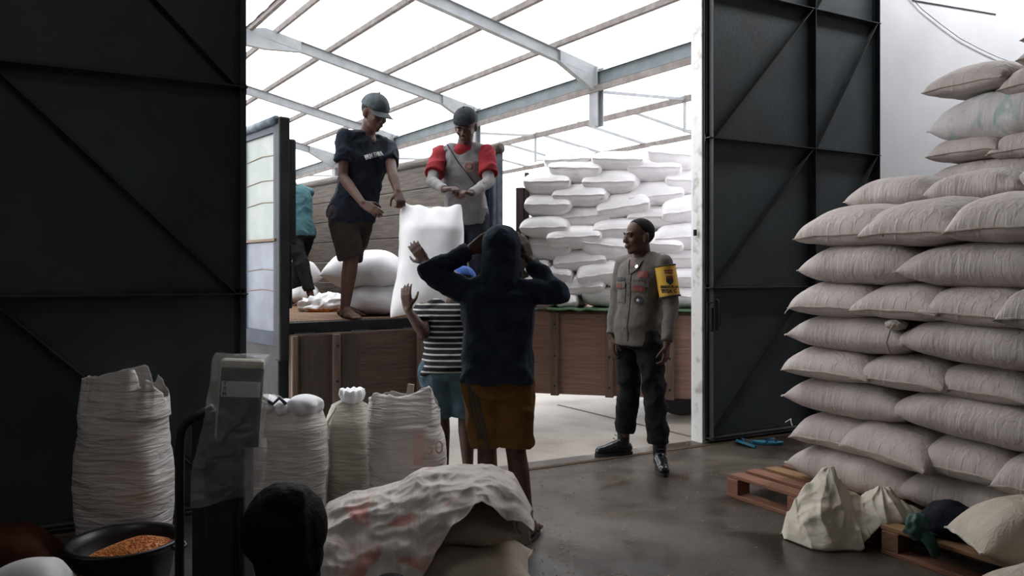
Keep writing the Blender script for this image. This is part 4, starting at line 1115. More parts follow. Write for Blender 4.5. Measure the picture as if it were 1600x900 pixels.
# heap of corn leaning to the right side
rnd = random.Random(3); bm = bmesh.new(); n = 40; rings = []
def heap(x, y):
    d = ((x - 0.06) ** 2 + (y - 0.02) ** 2) ** 0.5
    return 0.205 - 0.5 * max(0, d - 0.02) ** 1.15 if d < 10 else 0
for k in range(15):
    rr = 0.196 * k / 14
    rings.append([bm.verts.new((rr * cos(2 * pi * j / n), rr * sin(2 * pi * j / n), max(0.03, heap(rr * cos(2 * pi * j / n), rr * sin(2 * pi * j / n))))) for j in range(n)] if k else [bm.verts.new((0, 0, heap(0, 0)))])
for j in range(n): bm.faces.new((rings[0][0], rings[1][j], rings[1][(j + 1) % n]))
for r0, r1 in zip(rings[1:], rings[2:]):
    for j in range(n): bm.faces.new((r0[j], r1[j], r1[(j + 1) % n], r0[(j + 1) % n]))
for _ in range(1500):
    a = rnd.uniform(0, 2 * pi); q = 0.19 * sqrt(rnd.random()); x, y = q * cos(a), q * sin(a); z = max(0.03, heap(x, y))
    mt = Matrix.Translation((x, y, z + 0.002)) @ Matrix.Rotation(rnd.uniform(0, 6), 4, V((rnd.random(), rnd.random(), rnd.random() + 0.1))) @ Matrix.Diagonal((0.0050, 0.0042, 0.0028, 1))
    bmesh.ops.create_icosphere(bm, subdivisions=1, radius=1, matrix=mt)
cn = link('corn_kernels', bm, M['corn'], loc=c, rot=(0, 0, YAW)); tag(cn, 'heap of orange corn kernels in the black tub', 'corn', kind='stuff')
# scattered kernels on the floor
bm = bmesh.new()
for k in range(420):
    if rnd.random() < 0.5: px, py = rnd.uniform(840, 1240), 740 + 160 * rnd.random() ** 1.2
    else: px, py = rnd.uniform(840, 1000), rnd.uniform(730, 900)
    if rnd.random() < 0.35: px, py = rnd.uniform(820, 1080), rnd.uniform(650, 740)
    p = PX(px, CAMH * F / (py - HOR), 0.002); s = rnd.uniform(0.003, 0.0055)
    bmesh.ops.create_icosphere(bm, subdivisions=1, radius=1, matrix=Matrix.Translation(p) @ Matrix.Diagonal((s, s * 0.8, s * 0.5, 1)))
tag(link('spilled_kernels', bm, mat('pale_corn', (0.62, 0.42, 0.20), 0.5, (0.7, 0.55, 0.35), 90)), 'pale corn kernels scattered over the concrete floor', 'corn', kind='stuff')
# small torn white sack in the near corner and a reddish one behind it
bm, _ = sack_bm(0.42, 0.26, 0.24, seed=12, pu=2.6, pv=2.6, top=0.7, droop=0.0, wob=0.02)
for v in bm.verts:
    v.co.z *= 1 + 0.25 * v.co.x / 0.2
c = PX(22, 3.05, 0.0)
tag(link('sack', bm, M['sack_smooth'], loc=c, rot=(0, 0, YAW + 0.3), smooth=True), 'small slumped white sack in the bottom corner beside the corn tub', 'sack')
bm, _ = sack_bm(0.55, 0.3, 0.22, seed=31, pu=2.6, pv=2.6, top=0.7, wob=0.02)
c = PX(0, 3.6, 0.0)
tag(link('sack', bm, mat('reddish_cloth', (0.10, 0.035, 0.022), 0.85, (0.06, 0.02, 0.015), 8), loc=c, rot=(0, 0, YAW + 0.2), smooth=True), 'dark reddish bundle lying behind the small white sack at the picture edge', 'bundle')
# ------------------------------------------------ platform scale
Zs = 3.0; c = PX(350, Zs, 0.0)
scl = empty('weighing_scale', c, YAW, 'dark grey platform weighing scale with a tall post and curved back rail', 'scale')
link('platform', B(-0.36, -0.62, 0.06, 0.10, -0.02, 0.12, bev=0.01), M['scale_grey'], scl)
bm = bmesh.new()
for x in (-0.32, 0.06):
    for y in (-0.58, -0.06): lathe(bm, [(0.02, 0.0), (0.035, 0.005), (0.035, 0.03), (0.02, 0.06)], 14, center=(x, y, 0))
link('feet', bm, M['black_steel'], scl)
link('post', B(-0.068, -0.02, 0.10, 0.082, 0.10, 0.84, bev=0.012), M['scale_grey'], scl)
bm = bmesh.new(); tube(bm, [(0.05, -0.024, 0.80), (0.055, -0.03, 0.62), (0.045, -0.03, 0.45), (0.055, -0.03, 0.2)], 0.006, 6); link('cable', bm, M['black_plastic'], scl, smooth=True)
bm = bmesh.new(); pts = [(-0.175, 0.02, 0.10), (-0.175, 0.02, 0.60), (-0.172, 0.02, 0.72), (-0.165, 0.02, 0.765), (-0.145, 0.02, 0.795), (-0.115, 0.02, 0.812), (-0.05, 0.03, 0.845)]
tube(bm, pts, 0.017, 12); link('back_rail', bm, M['scale_grey'], scl, smooth=True)
link('rail_plate', B(-0.125, 0.01, 0.10, -0.062, 0.03, 0.81, bev=0.004), M['scale_grey'], scl)
# indicator head
hd = link('indicator', B(-0.075, -0.05, 0.0, 0.085, 0.03, 0.30, bev=0.015), M['cream'], scl, loc=(0.045, 0.0, 0.735), rot=(0, radians(4), radians(16)))
hd.data.transform(Matrix.Translation((0, 0, 0)))
link('display_panel', B(-0.066, -0.057, -0.02, 0.083, -0.049, 0.272, bev=0.004), M['screen'], hd)
lb = link('paper_label', B(-0.062, -0.061, 0.165, 0.075, -0.057, 0.222), M['label_white'], hd)
for k, s in enumerate(('T', '0', 'M')):
    bm = text_bm(s, 0.02, 0.0005); bmesh.ops.rotate(bm, matrix=Matrix.Rotation(pi / 2, 3, 'X'), verts=bm.verts)
    link('letter', bm, M['ink'], lb, loc=(-0.050, -0.0615, 0.212 - 0.018 * k))
# clear bag pulled over the head
bm = bmesh.new(); n = 64; R = 44; rings = []
for k in range(R + 1):
    t = k / R
    zt = 0.315 - 0.50 * t if True else 0
    ring = []
    for j in range(n):
        a = 2 * pi * j / n; ca, sa = cos(a), sin(a)
        e = 0.5
        w_ = 0.098 + 0.016 * t
        dp = 0.082 - 0.04 * max(0, t - 0.6) / 0.4
        if t < 0.05: w_ *= 0.93 + 1.4 * t; dp *= 0.8 + 4 * t
        x = w_ * (abs(ca) ** e) * (1 if ca > 0 else -1) - 0.02 * t
        y = dp * (abs(sa) ** e) * (1 if sa > 0 else -1) - 0.01
        z = zt - (0.10 * (0.5 - x / 0.2) * max(0, t - 0.5) * 1.2)
        f = (0.014 * nz((x * 8, y * 8, z * 5), 1.4, 5) + 0.010 * ridged(x + y, z, 9, 8)) * (0.45 if t < 0.65 else 1.0)
        ring.append(bm.verts.new((x + f * ca * 1.5, y + f * 1.3, z + f)))
    rings.append(ring)
for r0, r1 in zip(rings, rings[1:]):
    for j in range(n): bm.faces.new((r0[j], r0[(j + 1) % n], r1[(j + 1) % n], r1[j]))
bm.faces.new(rings[0])
pb = link('plastic_bag', bm, M['clear'], smooth=True); bpy.context.view_layer.update()
pb.matrix_world = hd.matrix_world.copy(); tag(pb, 'clear crinkled plastic bag pulled over the head of the weighing scale', 'bag')

# ------------------------------------------------ heap in the foreground: filled tan sacks under a crumpled empty one
FZ = 3.45; fo = PX(668, FZ, 0.0)
vt = sack_mesh('ft', 0, 0.86, 0.50, 0.22, M['sack_tan'], ('x+', 'x-'), M['hem_dark'], droop=0.0, pu=2.8, pv=3.0, top=0.58, wob=0.012)
vt2 = sack_mesh('ft', 1, 0.86, 0.50, 0.22, M['sack_tan'], ('x+', 'x-'), M['hem_dark'], droop=0.01, pu=2.6, pv=3.0, top=0.58, wob=0.012)
Rz = Matrix.Rotation(YAW, 4, 'Z')
def fl(x, y, z): return fo + (Rz @ V((x, y, z)))
FH = [((0.04, -0.02, 0.0), 0.03, vt, (0.98, 1.0, 0.95), 'filled tan sack at the bottom of the near heap, reaching out towards the hooded worker'),
      ((0.07, 0.05, 0.19), -0.06, vt2, (0.80, 0.80, 0.80), 'filled tan sack peeping out under the crumpled printed bag')]
for (p, rz, vr, sc, lb) in FH: put_sack(vr, fl(*p), YAW + rz, sc, lb, 'filled sacks of the near heap')
def interp(pts, x):
    if x <= pts[0][0]: return pts[0][1]
    for (a, ya), (b_, yb) in zip(pts, pts[1:]):
        if x <= b_: return ya + (yb - ya) * (x - a) / (b_ - a)
    return pts[-1][1]
RID = [(-0.48, 0.28), (-0.44, 0.335), (-0.34, 0.375), (-0.13, 0.43), (-0.036, 0.485), (0.09, 0.502), (0.28, 0.50), (0.365, 0.465), (0.42, 0.36), (0.455, 0.30)]
HEM = [(-0.48, 0.05), (-0.35, 0.03), (-0.1, 0.03), (0.0, 0.12), (0.07, 0.25), (0.14, 0.345), (0.215, 0.425), (0.25, 0.435), (0.30, 0.40), (0.35, 0.345), (0.40, 0.335), (0.455, 0.29)]
def coverfn(a, b_):
    x = -0.48 + 0.935 * a; zr, zh = interp(RID, x), interp(HEM, x)
    if b_ < 0.3:
        q = b_ / 0.3; y = 0.36 - 0.26 * q; z = 0.06 + (zr - 0.06) * sin(q * pi / 2)
    else:
        q = (b_ - 0.3) / 0.7; y = 0.10 - (0.42 - 0.17 * max(0, x) / 0.455) * q ** 0.75; z = zr + (zh - zr) * (q ** 1.7)
        y -= 0.03 * sin(q * pi)
    taper = min(1, (1 - abs(2 * a - 1)) * 6)
    r1 = ridged(x, y * 1.5 + z, 5.5, 21); r2 = nz((x, y + z, z), 11, 3); r3 = ridged(x * 1.3, z - y, 12.0, 8)
    am = 0.35 + 0.65 * min(1, b_ * 2)
    dn = (0.020 * r1 + 0.013 * r2 + 0.009 * r3) * am * taper
    x += 0.02 * nz((x, z, y), 6, 9)
    return V((x, y - dn * 0.8, max(0.008, z + dn * 0.6)))
cv = crumple('empty_sack', fo, YAW, coverfn, 1, 1, M['crumple'], 'crumpled empty sack with pink print draped over the near heap of tan sacks', 'sack', 170, 110, 0.003)

# ================================================================== PEOPLE
SKIN = {k: mat('skin_' + k, c, 0.6, c2, 9, 0.05, 60) for k, c, c2 in (
    ('a', (0.078, 0.036, 0.025), (0.105, 0.051, 0.036)), ('c', (0.058, 0.024, 0.017), (0.078, 0.035, 0.025)))}
M['hair'] = mat('black_hair', (0.005, 0.004, 0.004), 0.75, (0.010, 0.008, 0.008), 60, 0.25, 120, spec=0.2)
M['eye'] = mat('eye', (0.02, 0.013, 0.01), 0.25)
M['lip'] = mat('lip', (0.10, 0.045, 0.038), 0.6)

def matte():
    for m in bpy.data.materials:
        if m.use_nodes and 'Principled BSDF' in m.node_tree.nodes and any(w in m.name for w in ('cloth','cotton','trouser','shorts','fleece','uniform','jersey','red_top','denim','hair','cap','slate','skin')):
            m.node_tree.nodes['Principled BSDF'].inputs['Specular IOR Level'].default_value = 0.12 if 'skin' not in m.name else 0.35

class Geo:
    def __init__(s): s.bm = bmesh.new()
    def cone(s, p, q, r0, r1, flat0=False, flat1=False, n=18, sq=1.0, side=None):
        """tapered round-ended limb from p to q; sq flattens it across 'side'"""
        p, q = V(p), V(q); d = q - p; L = d.length
        if L < 1e-6: return s
        d.normalize()
        a = (V(side) - d * V(side).dot(d)) if side is not None else d.cross(V((0, 0, 1)))
        if a.length < 1e-3: a = d.cross(V((1, 0, 0)))
        a.normalize(); b = d.cross(a)
        prof = []
        if flat0: prof += [(0.0, 0.001), (0.0, r0)]
        else: prof += [(-r0 * cos(t), max(0.001, r0 * sin(t))) for t in (0.08, 0.4, 0.8, 1.2)]; prof += [(0.0, r0)]
        prof += [(L * k / 4, r0 + (r1 - r0) * k / 4) for k in (1, 2, 3)]
        prof += [(L, r1)]
        if flat1: prof += [(L, 0.001)]
        else: prof += [(L + r1 * sin(t), max(0.001, r1 * cos(t))) for t in (0.4, 0.8, 1.2, 1.5)]
        rings = [[s.bm.verts.new(p + d * z + (a * cos(2 * pi * k / n) + b * sin(2 * pi * k / n) * sq) * r) for k in range(n)] for z, r in prof]
        for r0_, r1_ in zip(rings, rings[1:]):
            for k in range(n): s.bm.faces.new((r0_[k], r0_[(k + 1) % n], r1_[(k + 1) % n], r1_[k]))
        s.bm.faces.new(rings[0][::-1]); s.bm.faces.new(rings[-1]); return s
    def ell(s, c, r, R=None, sub=3):
        mt = Matrix.Translation(c) @ (R.to_4x4() if R is not None else Matrix.Identity(4)) @ Matrix.Diagonal((*r, 1))
        bmesh.ops.create_icosphere(s.bm, subdivisions=sub, radius=1, matrix=mt); return s
    def loft(s, secs, n=28, e=0.85):
        """secs: (centre, half width, half depth, right vector, forward vector)"""
        rings = []
        for c, a, b, rv, fv in secs:
            c, rv, fv = V(c), V(rv).normalized(), V(fv).normalized()
            ring = []
            for k in range(n):
                t = 2 * pi * k / n; ca, sa = cos(t), sin(t)
                ring.append(s.bm.verts.new(c + rv * a * (abs(ca) ** e) * (1 if ca >= 0 else -1) + fv * b * (abs(sa) ** e) * (1 if sa >= 0 else -1)))
            rings.append(ring)
        for r0, r1 in zip(rings, rings[1:]):
            for k in range(n): s.bm.faces.new((r0[k], r0[(k + 1) % n], r1[(k + 1) % n], r1[k]))
        s.bm.faces.new(rings[0][::-1]); s.bm.faces.new(rings[-1]); return s

def fuse(name, geo, m, parent, voxel=0.008, smooth=4, wr=0.0, wsc=9.0, seed=0, wst=(1, 1, 1), keep=None):
    """union of the pieces as one continuous surface"""
    me = bpy.data.meshes.new(name); bmesh.ops.recalc_face_normals(geo.bm, faces=geo.bm.faces); geo.bm.to_mesh(me); geo.bm.free()
    o = bpy.data.objects.new(name, me); C.objects.link(o)
    r = o.modifiers.new('r', 'REMESH'); r.mode = 'VOXEL'; r.voxel_size = voxel; r.use_smooth_shade = True
    if smooth:
        k = o.modifiers.new('s', 'SMOOTH'); k.iterations = smooth; k.factor = 0.5
    dg = bpy.context.evaluated_depsgraph_get(); dg.update()
    nm = bpy.data.meshes.new_from_object(o.evaluated_get(dg)); nm.name = name
    o.modifiers.clear(); o.data = nm; bpy.data.meshes.remove(me)
    if wr:
        nr = [v.normal.copy() for v in nm.vertices]
        for v, q in zip(nm.vertices, nr):
            p = V((v.co.x * wst[0], v.co.y * wst[1], v.co.z * wst[2]))
            v.co += q * wr * (ridged3(p, wsc, seed))
    for p in nm.polygons: p.use_smooth = True
    nm.materials.clear(); nm.materials.append(m)
    o.parent = parent
    return o
def ridged3(p, s, seed): return 0.9 - 2.2 * abs(noise.noise(V((p[0] * s + seed, p[1] * s, p[2] * s)))) - 0.7 * abs(noise.noise(V((p[0] * s * 2.3, p[1] * s * 2.3 + seed, p[2] * s * 2.3))))

def frame(fwd, up):
    f = V(fwd).normalized(); u = V(up); r = f.cross(u).normalized(); u = r.cross(f)
    return Matrix((r, f, u)).transposed()      # columns: right, forward, up

def head_geo(g, c, R, s=1.0, male=True):
    P = lambda x, y, z: V(c) + R @ V((x * s, y * s, z * s))
    E = lambda x, y, z, rx, ry, rz, q=None: g.ell(P(x, y, z), (rx * s, ry * s, rz * s), R if q is None else R @ q)
    E(0, -0.014, 0.030, 0.075, 0.094, 0.086); E(0, 0.022, -0.020, 0.063, 0.070, 0.080); E(0, 0.030, -0.065, 0.050, 0.052, 0.042)
    E(0, 0.062, -0.092, 0.021, 0.020, 0.018); E(0, 0.080, 0.020, 0.048, 0.014, 0.012)
    E(-0.034, 0.062, -0.022, 0.024, 0.022, 0.022); E(0.034, 0.062, -0.022, 0.024, 0.022, 0.022)
    g.cone(P(0, 0.082, 0.012), P(0, 0.104, -0.022), 0.008 * s, 0.0125 * s); E(-0.012, 0.100, -0.030, 0.009, 0.010, 0.008); E(0.012, 0.100, -0.030, 0.009, 0.010, 0.008)
    E(0, 0.089, -0.053, 0.024, 0.012, 0.007); E(0, 0.086, -0.064, 0.021, 0.012, 0.008)
    for k in (-1, 1):
        E(0.075 * k, -0.008, -0.008, 0.010, 0.020, 0.032, Matrix.Rotation(0.35 * k, 3, 'Z')); E(0.071 * k, 0.0, -0.033, 0.009, 0.010, 0.012)
def face_parts(body, c, R, s=1.0, brow=M['hair'], moustache=False):
    P = lambda x, y, z: V(c) + R @ V((x * s, y * s, z * s))
    for k in (-1, 1):
        bm = bmesh.new(); bmesh.ops.create_icosphere(bm, subdivisions=2, radius=1, matrix=Matrix.Translation(P(0.030 * k, 0.079, 0.004)) @ R.to_4x4() @ Matrix.Diagonal((0.013 * s, 0.009 * s, 0.0065 * s, 1)))
        link('eye', bm, M['eye'], body, smooth=True)
        bm = bmesh.new(); tube(bm, [P(0.012 * k, 0.091, 0.021), P(0.030 * k, 0.089, 0.027), P(0.050 * k, 0.074, 0.021)], 0.0042 * s, 8); link('eyebrow', bm, brow, body, smooth=True)
    bm = bmesh.new(); tube(bm, [P(-0.021, 0.088, -0.058), P(0, 0.099, -0.057), P(0.021, 0.088, -0.058)], 0.0042 * s, 8); link('mouth', bm, M['lip'], body, smooth=True)
    if moustache:
        bm = bmesh.new(); tube(bm, [P(-0.024, 0.086, -0.046), P(0, 0.100, -0.041), P(0.024, 0.086, -0.046)], 0.0045 * s, 8); link('moustache', bm, brow, body, smooth=True)

def hand_geo(g, w, d, pn, side, curl=0.4, s=1.0, spread=0.10, thumb=0.5):
    """w wrist, d finger direction, pn palm normal (the way the palm faces), side +1: thumb lies along +right of frame"""
    f = V(d).normalized(); n = V(pn); n = (n - f * n.dot(f)).normalized(); r = f.cross(n) * side      # r: towards the thumb
    w = V(w)
    for k, o in enumerate((-0.028, -0.009, 0.010, 0.028)):
        g.cone(w + r * o * 0.6 * s, w + (f * 0.085 + r * o) * s, 0.016 * s, 0.0125 * s)
    g.ell(w + (f * 0.045 - n * -0.004) * s, (0.04 * s, 0.046 * s, 0.014 * s), Matrix((r, f, n)).transposed())
    for o, ln, sp in ((0.030, 0.072, 1), (0.010, 0.080, 0.3), (-0.010, 0.075, -0.3), (-0.029, 0.058, -1)):
        p = w + (f * 0.088 + r * o) * s; a = 0.0; rad = 0.0092 if ln > 0.06 else 0.0080
        for seg, (frac, cr) in enumerate(((0.45, 0.8), (0.30, 1.25), (0.25, 0.9))):
            a += curl * cr
            dv = (f * cos(a) + n * sin(a) + r * sp * spread).normalized(); q = p + dv * ln * frac * s
            g.cone(p, q, rad * s * (1 - 0.08 * seg), rad * s * (0.94 - 0.08 * seg), n=12); p = q
    p = w + (f * 0.025 + r * 0.030) * s
    d1 = (f * 0.62 + r * 0.70 + n * thumb * 0.5).normalized(); q = p + d1 * 0.042 * s; g.cone(p, q, 0.0145 * s, 0.0110 * s, n=12)
    d2 = (f * 0.85 + r * 0.30 + n * thumb).normalized(); q2 = q + d2 * 0.030 * s; g.cone(q, q2, 0.0105 * s, 0.0095 * s, n=12)
    d3 = (f * 0.95 + r * 0.05 + n * thumb * 1.3).normalized(); g.cone(q2, q2 + d3 * 0.024 * s, 0.0095 * s, 0.0078 * s, n=12)

def foot_geo(g, ankle, toe, ground, bare=True, k=1.0):
    a, t = V(ankle), V(toe); f = V((t.x - a.x, t.y - a.y, 0)).normalized(); r = V((f.y, -f.x, 0)); z = ground
    b = V((a.x, a.y, z))
    g.cone(b - f * 0.035 + V((0, 0, 0.030)), b + f * 0.05 + V((0, 0, 0.045)), 0.030 * k, 0.032 * k)
    g.cone(a, b + V((0, 0, 0.04)), 0.036 * k, 0.034 * k)
    g.cone(b + f * 0.03 + V((0, 0, 0.055)), b + f * 0.12 + V((0, 0, 0.028)), 0.036 * k, 0.026 * k)
    for o in (-0.022, 0.0, 0.022): g.cone(b + f * 0.04 + r * o * 0.6 + V((0, 0, 0.026)), b + f * 0.145 + r * o + V((0, 0, 0.022)), 0.026 * k, 0.020 * k)
    for j, o in enumerate((-0.032, -0.016, 0.0, 0.016, 0.034)): g.cone(b + f * 0.145 + r * o + V((0, 0, 0.015)), b + f * (0.188 - 0.004 * abs(j - 3)) + r * o * 1.1 + V((0, 0, 0.012)), 0.011, 0.0095, n=10)
    return f, r

def spine_frames(J):
    rs = (V(J['shR']) - V(J['shL'])).normalized(); rh_ = (V(J['hipR']) - V(J['hipL'])).normalized()
    pel = (V(J['hipR']) + V(J['hipL'])) / 2; ch = (V(J['shR']) + V(J['shL'])) / 2
    return pel, ch, rh_, rs
def torso_secs(J, off=0.0, table=None, z0=-0.06, neck=True):
    pel, ch, r0, r1 = spine_frames(J); ax = (ch - pel)
    secs = []
    L = ax.length; ax = ax.normalized(); arch = J.get('arch', 0.0); sw = (V(J['shR']) - V(J['shL'])).length / 2
    tb = table or [(-0.10, 0.145, 0.10), (0.0, 0.165, 0.115), (0.14, 0.162, 0.112), (0.36, 0.138, 0.098), (0.60, 0.152, 0.110), (0.80, sw * 0.86, 0.112), (0.94, sw * 0.84, 0.090), (1.03, sw * 0.62, 0.062)]
    for t, a, b in tb:
        rv = (r0 * (1 - t) + r1 * t).normalized(); fv = ax.cross(rv) * -1
        c = pel + ax * (L * t) - fv * arch * sin(pi * max(0, min(1, t))) * 1.0
        secs.append((c, a + off, b + off, rv, fv))
    return secs

def body_geo(J, k=1.0, sleeves=False, thin=0.0, hands=('L', 'R'), feet=True, ground=0.0):
    g = Geo()
    g.loft(torso_secs(J, -0.012 - thin))
    pel, ch, r0, r1 = spine_frames(J)
    hd, Rh = V(J['head']), frame(J['look'], J.get('lookup', (0, 0, 1)))
    nb = V(J['neck'])
    g.cone(nb + V((0, 0, -0.05)), nb + V((0, 0, 0.0)), 0.075, 0.060); g.cone(nb, hd + Rh @ V((0, -0.020, -0.055)), 0.062, 0.057)
    head_geo(g, hd, Rh, J.get('hs', 1.0))
    for s in 'LR':
        sh, el, wr = V(J['sh' + s]), V(J['el' + s]), V(J['wr' + s])
        g.ell(sh, (0.056, 0.056, 0.056)); g.cone(ch + (sh - ch) * 0.55 + V((0, 0, 0.01)), sh, 0.060, 0.052)
        g.cone(sh, el, 0.050 * k, 0.038 * k); m_ = el.lerp(wr, 0.3); g.cone(el, m_, 0.038 * k, 0.040 * k); g.cone(m_, wr, 0.040 * k, 0.026 * k)
        if 'hd' + s in J:
            d, pn, sd, cu = J['hd' + s]; hand_geo(g, wr + V(d).normalized() * 0.012, d, pn, sd, cu)
        hp, kn, an = V(J['hip' + s]), V(J['kn' + s]), V(J['an' + s])
        g.cone(hp, kn, 0.082 * k, 0.053 * k); c_ = kn.lerp(an, 0.3); back = V(J.get('calf', (0, 0.0, 0))) * 0.012
        g.cone(kn, c_ + back, 0.051 * k, 0.053 * k); g.cone(c_ + back, an, 0.053 * k, 0.034 * k)
        if feet: foot_geo(g, J['an' + s], J['toe' + s], J.get('g' + s, ground))
    return g, hd, Rh
def person(loc, rz, J, skin, label, k=1.0, group=None, **kw):
    root = empty('person', loc, rz, label, 'person', group)
    g, hd, Rh = body_geo(J, k, **kw)
    body = fuse('body', g, skin, root, 0.0068, 3)
    return root, body, hd, Rh
def shirt(root, J, m, off=0.014, low=-0.18, sl=0.9, sr=0.075, name='shirt', wr=0.010, hemw=0.17, long=False, mats=None, seed=1, voxel=0.009, belly=0.0, cuff=0.040, armk=1.0):
    g = Geo()
    sw = (V(J['shR']) - V(J['shL'])).length / 2
    tb = [(low, hemw, 0.125), (0.0, hemw, 0.128), (0.16, 0.165 , 0.125 + belly), (0.36, 0.150, 0.112 + belly), (0.60, 0.160, 0.118), (0.80, sw * 0.90, 0.120), (0.95, sw * 0.88, 0.095), (1.07, sw * 0.55, 0.060)]
    g.loft(torso_secs(J, off, tb))
    pel, ch, r0, r1 = spine_frames(J)
    for s in 'LR':
        sh, el, wr_ = V(J['sh' + s]), V(J['el' + s]), V(J['wr' + s])
        g.ell(sh, (0.060, 0.060, 0.056)); g.cone(ch + (sh - ch) * 0.45 + V((0, 0, 0.015)), sh + V((0, 0, -0.006)), 0.066, 0.056)
        if long:
            g.cone(sh, el, 0.064 * armk, 0.054 * armk); g.cone(el, el.lerp(wr_, 0.96), 0.054 * armk, cuff, flat1=True)
        else:
            g.cone(sh, sh.lerp(el, sl), 0.060, sr * 0.9, flat1=True)
    return fuse(name, g, m, root, voxel, 3, wr, 8.0, seed)
def trousers(root, J, m, to=0.9, r0=0.098, r1=0.085, name='trousers', wr=0.008, seed=3, voxel=0.009, top=0.12, belly=0.0, r2=None, waist=0.150):
    """to: 0..1 thigh, 1..2 down the shin"""
    g = Geo()
    g.loft(torso_secs(J, 0.006, [(-0.16, 0.120, 0.105), (-0.06, 0.165, 0.122), (0.0, 0.170, 0.124), (top, waist, 0.112 + belly)]))
    for s in 'LR':
        hp, kn, an = V(J['hip' + s]), V(J['kn' + s]), V(J['an' + s])
        if to <= 1: g.cone(hp, hp.lerp(kn, to), r0, r1, flat1=True)
        else: g.cone(hp, kn, r0, r1); g.cone(kn, kn.lerp(an, to - 1), r1, r2 or r1 * 0.9, flat1=True)
    return fuse(name, g, m, root, voxel, 3, wr, 7.0, seed)
def cap_on(body, hd, Rh, m, s=1.0, brim=1, name='cap', back=False, lift=0.0, brimlen=0.075):
    P = lambda x, y, z: V(hd) + Rh @ V((x * s, y * s, z * s))
    g = Geo(); bm = g.bm
    mt = Matrix.Translation(P(0, -0.012, 0.042 + lift)) @ Rh.to_4x4()
    r = bmesh.ops.create_icosphere(bm, subdivisions=4, radius=1, matrix=mt @ Matrix.Diagonal((0.088 * s, 0.108 * s, 0.092 * s, 1)))
    inv = mt.inverted()
    for v in bm.verts:
        q = inv @ v.co
        if q.z < -0.004: q.z = -0.004 + (q.z + 0.004) * 0.12; v.co = mt @ q
    o = fuse(name, g, m, body, 0.006, 2, 0.002, 20)
    if brim:
        bm = bmesh.new(); top, bot = [], []; n = 20; sg = -1 if back else 1
        G = []
        for i in range(n + 1):
            a = pi * (0.10 + 0.80 * i / n); row = []
            for j in range(6):
                q = j / 5; x = 0.086 * cos(a) * (1 - 0.12 * q); y = (0.080 * sin(a) + 0.012) + q * brimlen * (sin(a) ** 0.7)
                z = 0.036 + lift - 0.02 * q - 0.016 * (cos(a) ** 2)
                row.append(bm.verts.new(P(x, sg * y, z)))
            G.append(row)
        for r0, r1 in zip(G, G[1:]):
            for j in range(5): bm.faces.new((r0[j], r1[j], r1[j + 1], r0[j + 1]))
        b = link('brim', bm, m, o, smooth=True); b.modifiers.new('s', 'SOLIDIFY').thickness = 0.005
    bm = bmesh.new(); bmesh.ops.create_icosphere(bm, subdivisions=2, radius=0.008, matrix=Matrix.Translation(P(0, -0.012, 0.136 + lift))); link('cap_button', bm, m, o, smooth=True)
    return o
def hair_on(body, hd, Rh, m, s=1.0, name='hair', front=0.045, low=-0.055, thick=0.006, rec=0.0):
    """short hair: shell around the skull above a hairline"""
    bm = bmesh.new(); mt = Matrix.Translation(V(hd) + Rh @ V((0, -0.016 * s, 0.032 * s))) @ Rh.to_4x4()
    bmesh.ops.create_icosphere(bm, subdivisions=5, radius=1, matrix=Matrix.Diagonal(((0.075 + thick) * s, (0.094 + thick) * s, (0.086 + thick) * s, 1)))
    kill = []
    for v in bm.verts:
        q = v.co; y = q.y / s
        line = low - 0.03 + max(0, (y + 0.03)) * 1.45 if y > -0.03 else low - 0.03
        line = min(line, front + rec * (1 - min(1, abs(q.x) / 0.05)))
        if q.z / s < line + 0.012 * noise.noise(q * 50): kill.append(v)
    bmesh.ops.delete(bm, geom=kill, context='VERTS')
    for v in bm.verts: v.co = mt @ (v.co * (1 + 0.012 * noise.noise(v.co * 90)))
    o = link(name, bm, m, body, smooth=True)
    md = o.modifiers.new('s', 'SOLIDIFY'); md.thickness = 0.005; md.offset = -1
    return o

# every pose below is measured in a frame at the person's feet: x to the side as seen from the doorway camera, y away from it, z up
# ---------------------------------------------------------------- officer
Zo = 5.7; oc = PX(1000, Zo, 0.0)
fx, fy = -0.78, -0.62; F2 = V((fx, fy, 0)); R2 = V((fy, -fx, 0))     # facing, and the person's own right
def rel(c, f, r, u): return V(c) + F2 * f + R2 * r + V((0, 0, u))
J = dict(
    hipR=V((-0.015, 0.0, 0.90)) + R2 * 0.095, hipL=V((-0.015, 0.0, 0.90)) - R2 * 0.095,
    shR=V((0.02, 0, 1.42)) + R2 * 0.20, shL=V((0.02, 0, 1.42)) - R2 * 0.20,
    neck=V((0.015, -0.01, 1.465)), head=V((0.012, -0.02, 1.608)) + F2 * 0.035, look=(-0.90, -0.38, -0.03),
    knR=(-0.055, 0.16, 0.485), anR=(-0.085, 0.24, 0.10), toeR=(-0.25, 0.20, 0), knL=(0.085, -0.14, 0.48), anL=(0.105, -0.19, 0.10), toeL=(0.10, -0.38, 0), hs=1.12)
J['elR'] = V((-0.150, 0.145, 1.14)); J['wrR'] = V((-0.195, 0.07, 0.90)); J['hdR'] = ((0.02, -0.15, -1), (0.9, 0.3, 0), 1, 0.35)
J['elL'] = V((0.185, -0.19, 1.13)); J['wrL'] = V((0.135, -0.29, 0.88)); J['hdL'] = ((-0.10, -0.12, -1), (-0.8, 0.5, 0), -1, 0.5)
root, body, hd, Rh = person(oc, YAW, J, SKIN['a'], 'police officer in grey shirt, yellow armband and black boots, watching the loading', feet=False)
face_parts(body, hd, Rh, 1.12)
hair_on(body, hd, Rh, M['hair'], 1.12, front=0.074, low=-0.045, rec=0.014, thick=0.001)
M['uniform'] = mat('grey_brown_uniform', (0.120, 0.107, 0.095), 0.85, (0.15, 0.135, 0.12), 12, 0.1, 60)
